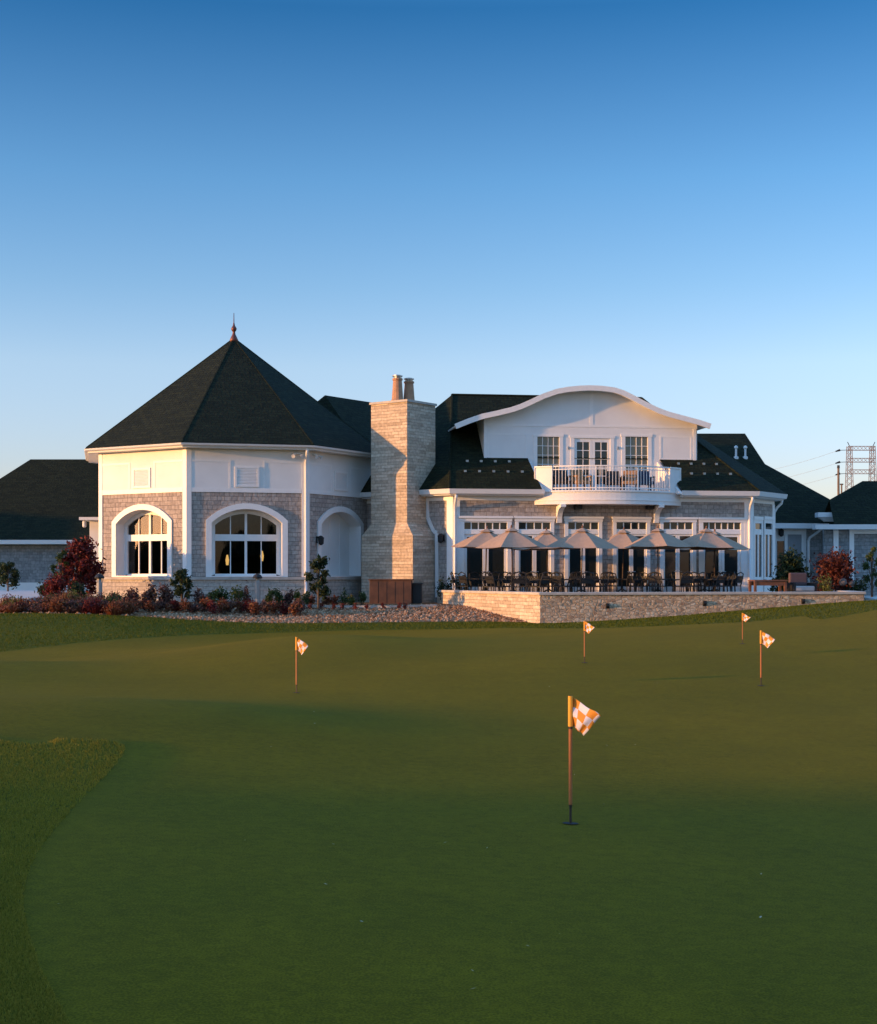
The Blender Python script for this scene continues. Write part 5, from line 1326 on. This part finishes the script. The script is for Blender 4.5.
for (ya, yb, nm) in wires:
    mb = MB(); a = pv_(835.5, ya + .6); b_ = pv_(700, yb + 14, 330)
    pts = [a.lerp(b_, t) - Vector((0, 0, 4 * t * (1 - t) * 1.2)) for t in np.linspace(0, 1, 14)]
    mb.tube(pts, .02, 4); o = mb.build('power_line', M['wire']); tag(o, f'{nm} thin power wire running left from the pylon', 'wire', 'power wires')
r = thing('utility_pole', 'brown utility pole left of the pylon behind the roofs', 'pole', pix(838.7, 575, 150))
mb = MB(); mb.tube([pix(838.7, 578, 150), pix(838.4, 468, 150)], [.16, .12], 8); part('pole_shaft', mb, M['pole'], r)
mb = MB(); mb.tube([pix(838.4, 468.2, 150), pix(838.4, 465.2, 150)], [.16, .13], 8); part('pole_top', mb, M['dark'], r)
r = thing('utility_pole', 'shorter dark utility pole just right of the brown pole', 'pole', pix(841.6, 575, 180))
mb = MB(); mb.tube([pix(841.6, 578, 180), pix(841.6, 484, 180)], .1, 6); part('pole_shaft', mb, M['pole'], r)
mb = MB(); mb.tube([pix(840, 484.3, 180), pix(843.2, 484.3, 180)], .09, 6); part('cross_arm', mb, M['dark'], r)

# added glowing bodies inside the tower, in place of bright reflections
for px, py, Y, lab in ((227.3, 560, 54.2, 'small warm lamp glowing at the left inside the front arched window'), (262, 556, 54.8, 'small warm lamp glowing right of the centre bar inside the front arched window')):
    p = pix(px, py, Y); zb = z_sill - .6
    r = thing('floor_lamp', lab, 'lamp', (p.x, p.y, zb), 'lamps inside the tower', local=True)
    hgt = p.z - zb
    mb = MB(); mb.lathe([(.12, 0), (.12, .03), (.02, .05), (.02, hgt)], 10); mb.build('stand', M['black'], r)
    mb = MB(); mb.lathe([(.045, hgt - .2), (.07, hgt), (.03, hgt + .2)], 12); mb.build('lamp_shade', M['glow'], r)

# ------------------------------------------------------------------ wooded skyline behind and beside the camera (seen only in the panes)
mb = MB()
for k in range(420):
    az = R(random.uniform(150, 395)); dist = random.uniform(300, 380)   # measured from +Y clockwise
    x, y = dist * math.sin(az), dist * math.cos(az); rr = random.uniform(3.0, 7.5)
    H = random.uniform(6.5, 10.5)
    H = min(21.0, H * (random.uniform(.9, 1.45) if 225 < math.degrees(az) % 360 < 280 else 1.7))
    n0 = []
    for j in range(5):
        t = j / 4
        rad = rr * math.sin(math.pi * (0.12 + .83 * t)) * random.uniform(.85, 1.15)
        n0.append([(x + rad * math.cos(q_ * 1.0472 + j) * random.uniform(.8, 1.2), y + rad * math.sin(q_ * 1.0472 + j) * random.uniform(.8, 1.2), -.5 + H * t * 1.08) for q_ in range(6)])
    mb.ribbon(n0)
o = mb.build('far_woods', M['l_dark']); tag(o, 'distant wooded skyline around the course', 'woods', kind='stuff')

# ------------------------------------------------------------------ light, sky, camera
SKY_RAMP = [(0.0, (1.224, 0.956, 1.339)), (0.078, (1.178, 1.017, 1.331)), (0.146, (1.293, 1.109, 1.255)), (0.2, (0.956, 0.995, 1.163)), (0.27, (0.627, 0.864, 1.086)), (0.377, (0.161, 0.493, 0.765)), (0.5, (1.4, 2.0, 2.4)), (0.6, (2.6, 3.0, 3.5)), (0.8, (1.6, 2.0, 2.3)), (1.0, (1.3, 1.7, 2.0))]   # clear evening air, deeper blue upward; unseen upper sky brightened to fill shade
w = bpy.data.worlds.new('World'); sc.world = w; w.use_nodes = True
nt = w.node_tree; bg = nt.nodes['Background']
sky = nt.nodes.new('ShaderNodeTexSky'); sky.sky_type = 'NISHITA'; sky.sun_disc = False
sky.sun_elevation = R(SUN_EL); sky.sun_rotation = R(180 + 90 - SUN_AZ); sky.altitude = 100; sky.air_density = 1.0; sky.dust_density = 0.6; sky.ozone_density = 2.5
tc = nt.nodes.new('ShaderNodeTexCoord'); sx = nt.nodes.new('ShaderNodeSeparateXYZ'); nt.links.new(tc.outputs['Generated'], sx.inputs[0])
deep = ramp(nt, sx.outputs[2], SKY_RAMP)
col = mixc(nt, 1.0, sky.outputs[0], deep, 'MULTIPLY')
nt.links.new(col, bg.inputs[0]); bg.inputs[1].default_value = 0.15
sun = bpy.data.lights.new('sun', 'SUN'); sun.energy = 2.7; sun.angle = R(0.8); sun.color = (1.0, 0.495, 0.16)
so = bpy.data.objects.new('sun', sun); COL.objects.link(so)
az = R(SUN_AZ); el = R(SUN_EL)
to_sun = Vector((-math.cos(az) * math.cos(el), -math.sin(az) * math.cos(el), math.sin(el)))
so.rotation_euler = to_sun.to_track_quat('Z', 'Y').to_euler(); so.location = (-30, -10, 30)
cam = bpy.data.cameras.new('camera'); co = bpy.data.objects.new('camera', cam); COL.objects.link(co)
co.location = (0, 0, CH); co.rotation_euler = (R(90), 0, 0)
cam.sensor_fit = 'HORIZONTAL'; cam.sensor_width = 36.0; cam.lens = 36.0 * F / 877.0; cam.shift_y = (HY - 512.0) / 877.0
cam.clip_start = .1; cam.clip_end = 12000
sc.camera = co
sc.view_settings.view_transform = 'Standard'; sc.view_settings.look = 'None'; sc.view_settings.gamma = 1.0; sc.view_settings.use_curve_mapping = False
sc.view_settings.exposure = 1.15
for o in list(sc.objects):
    if 'local' in o.keys(): del o['local']
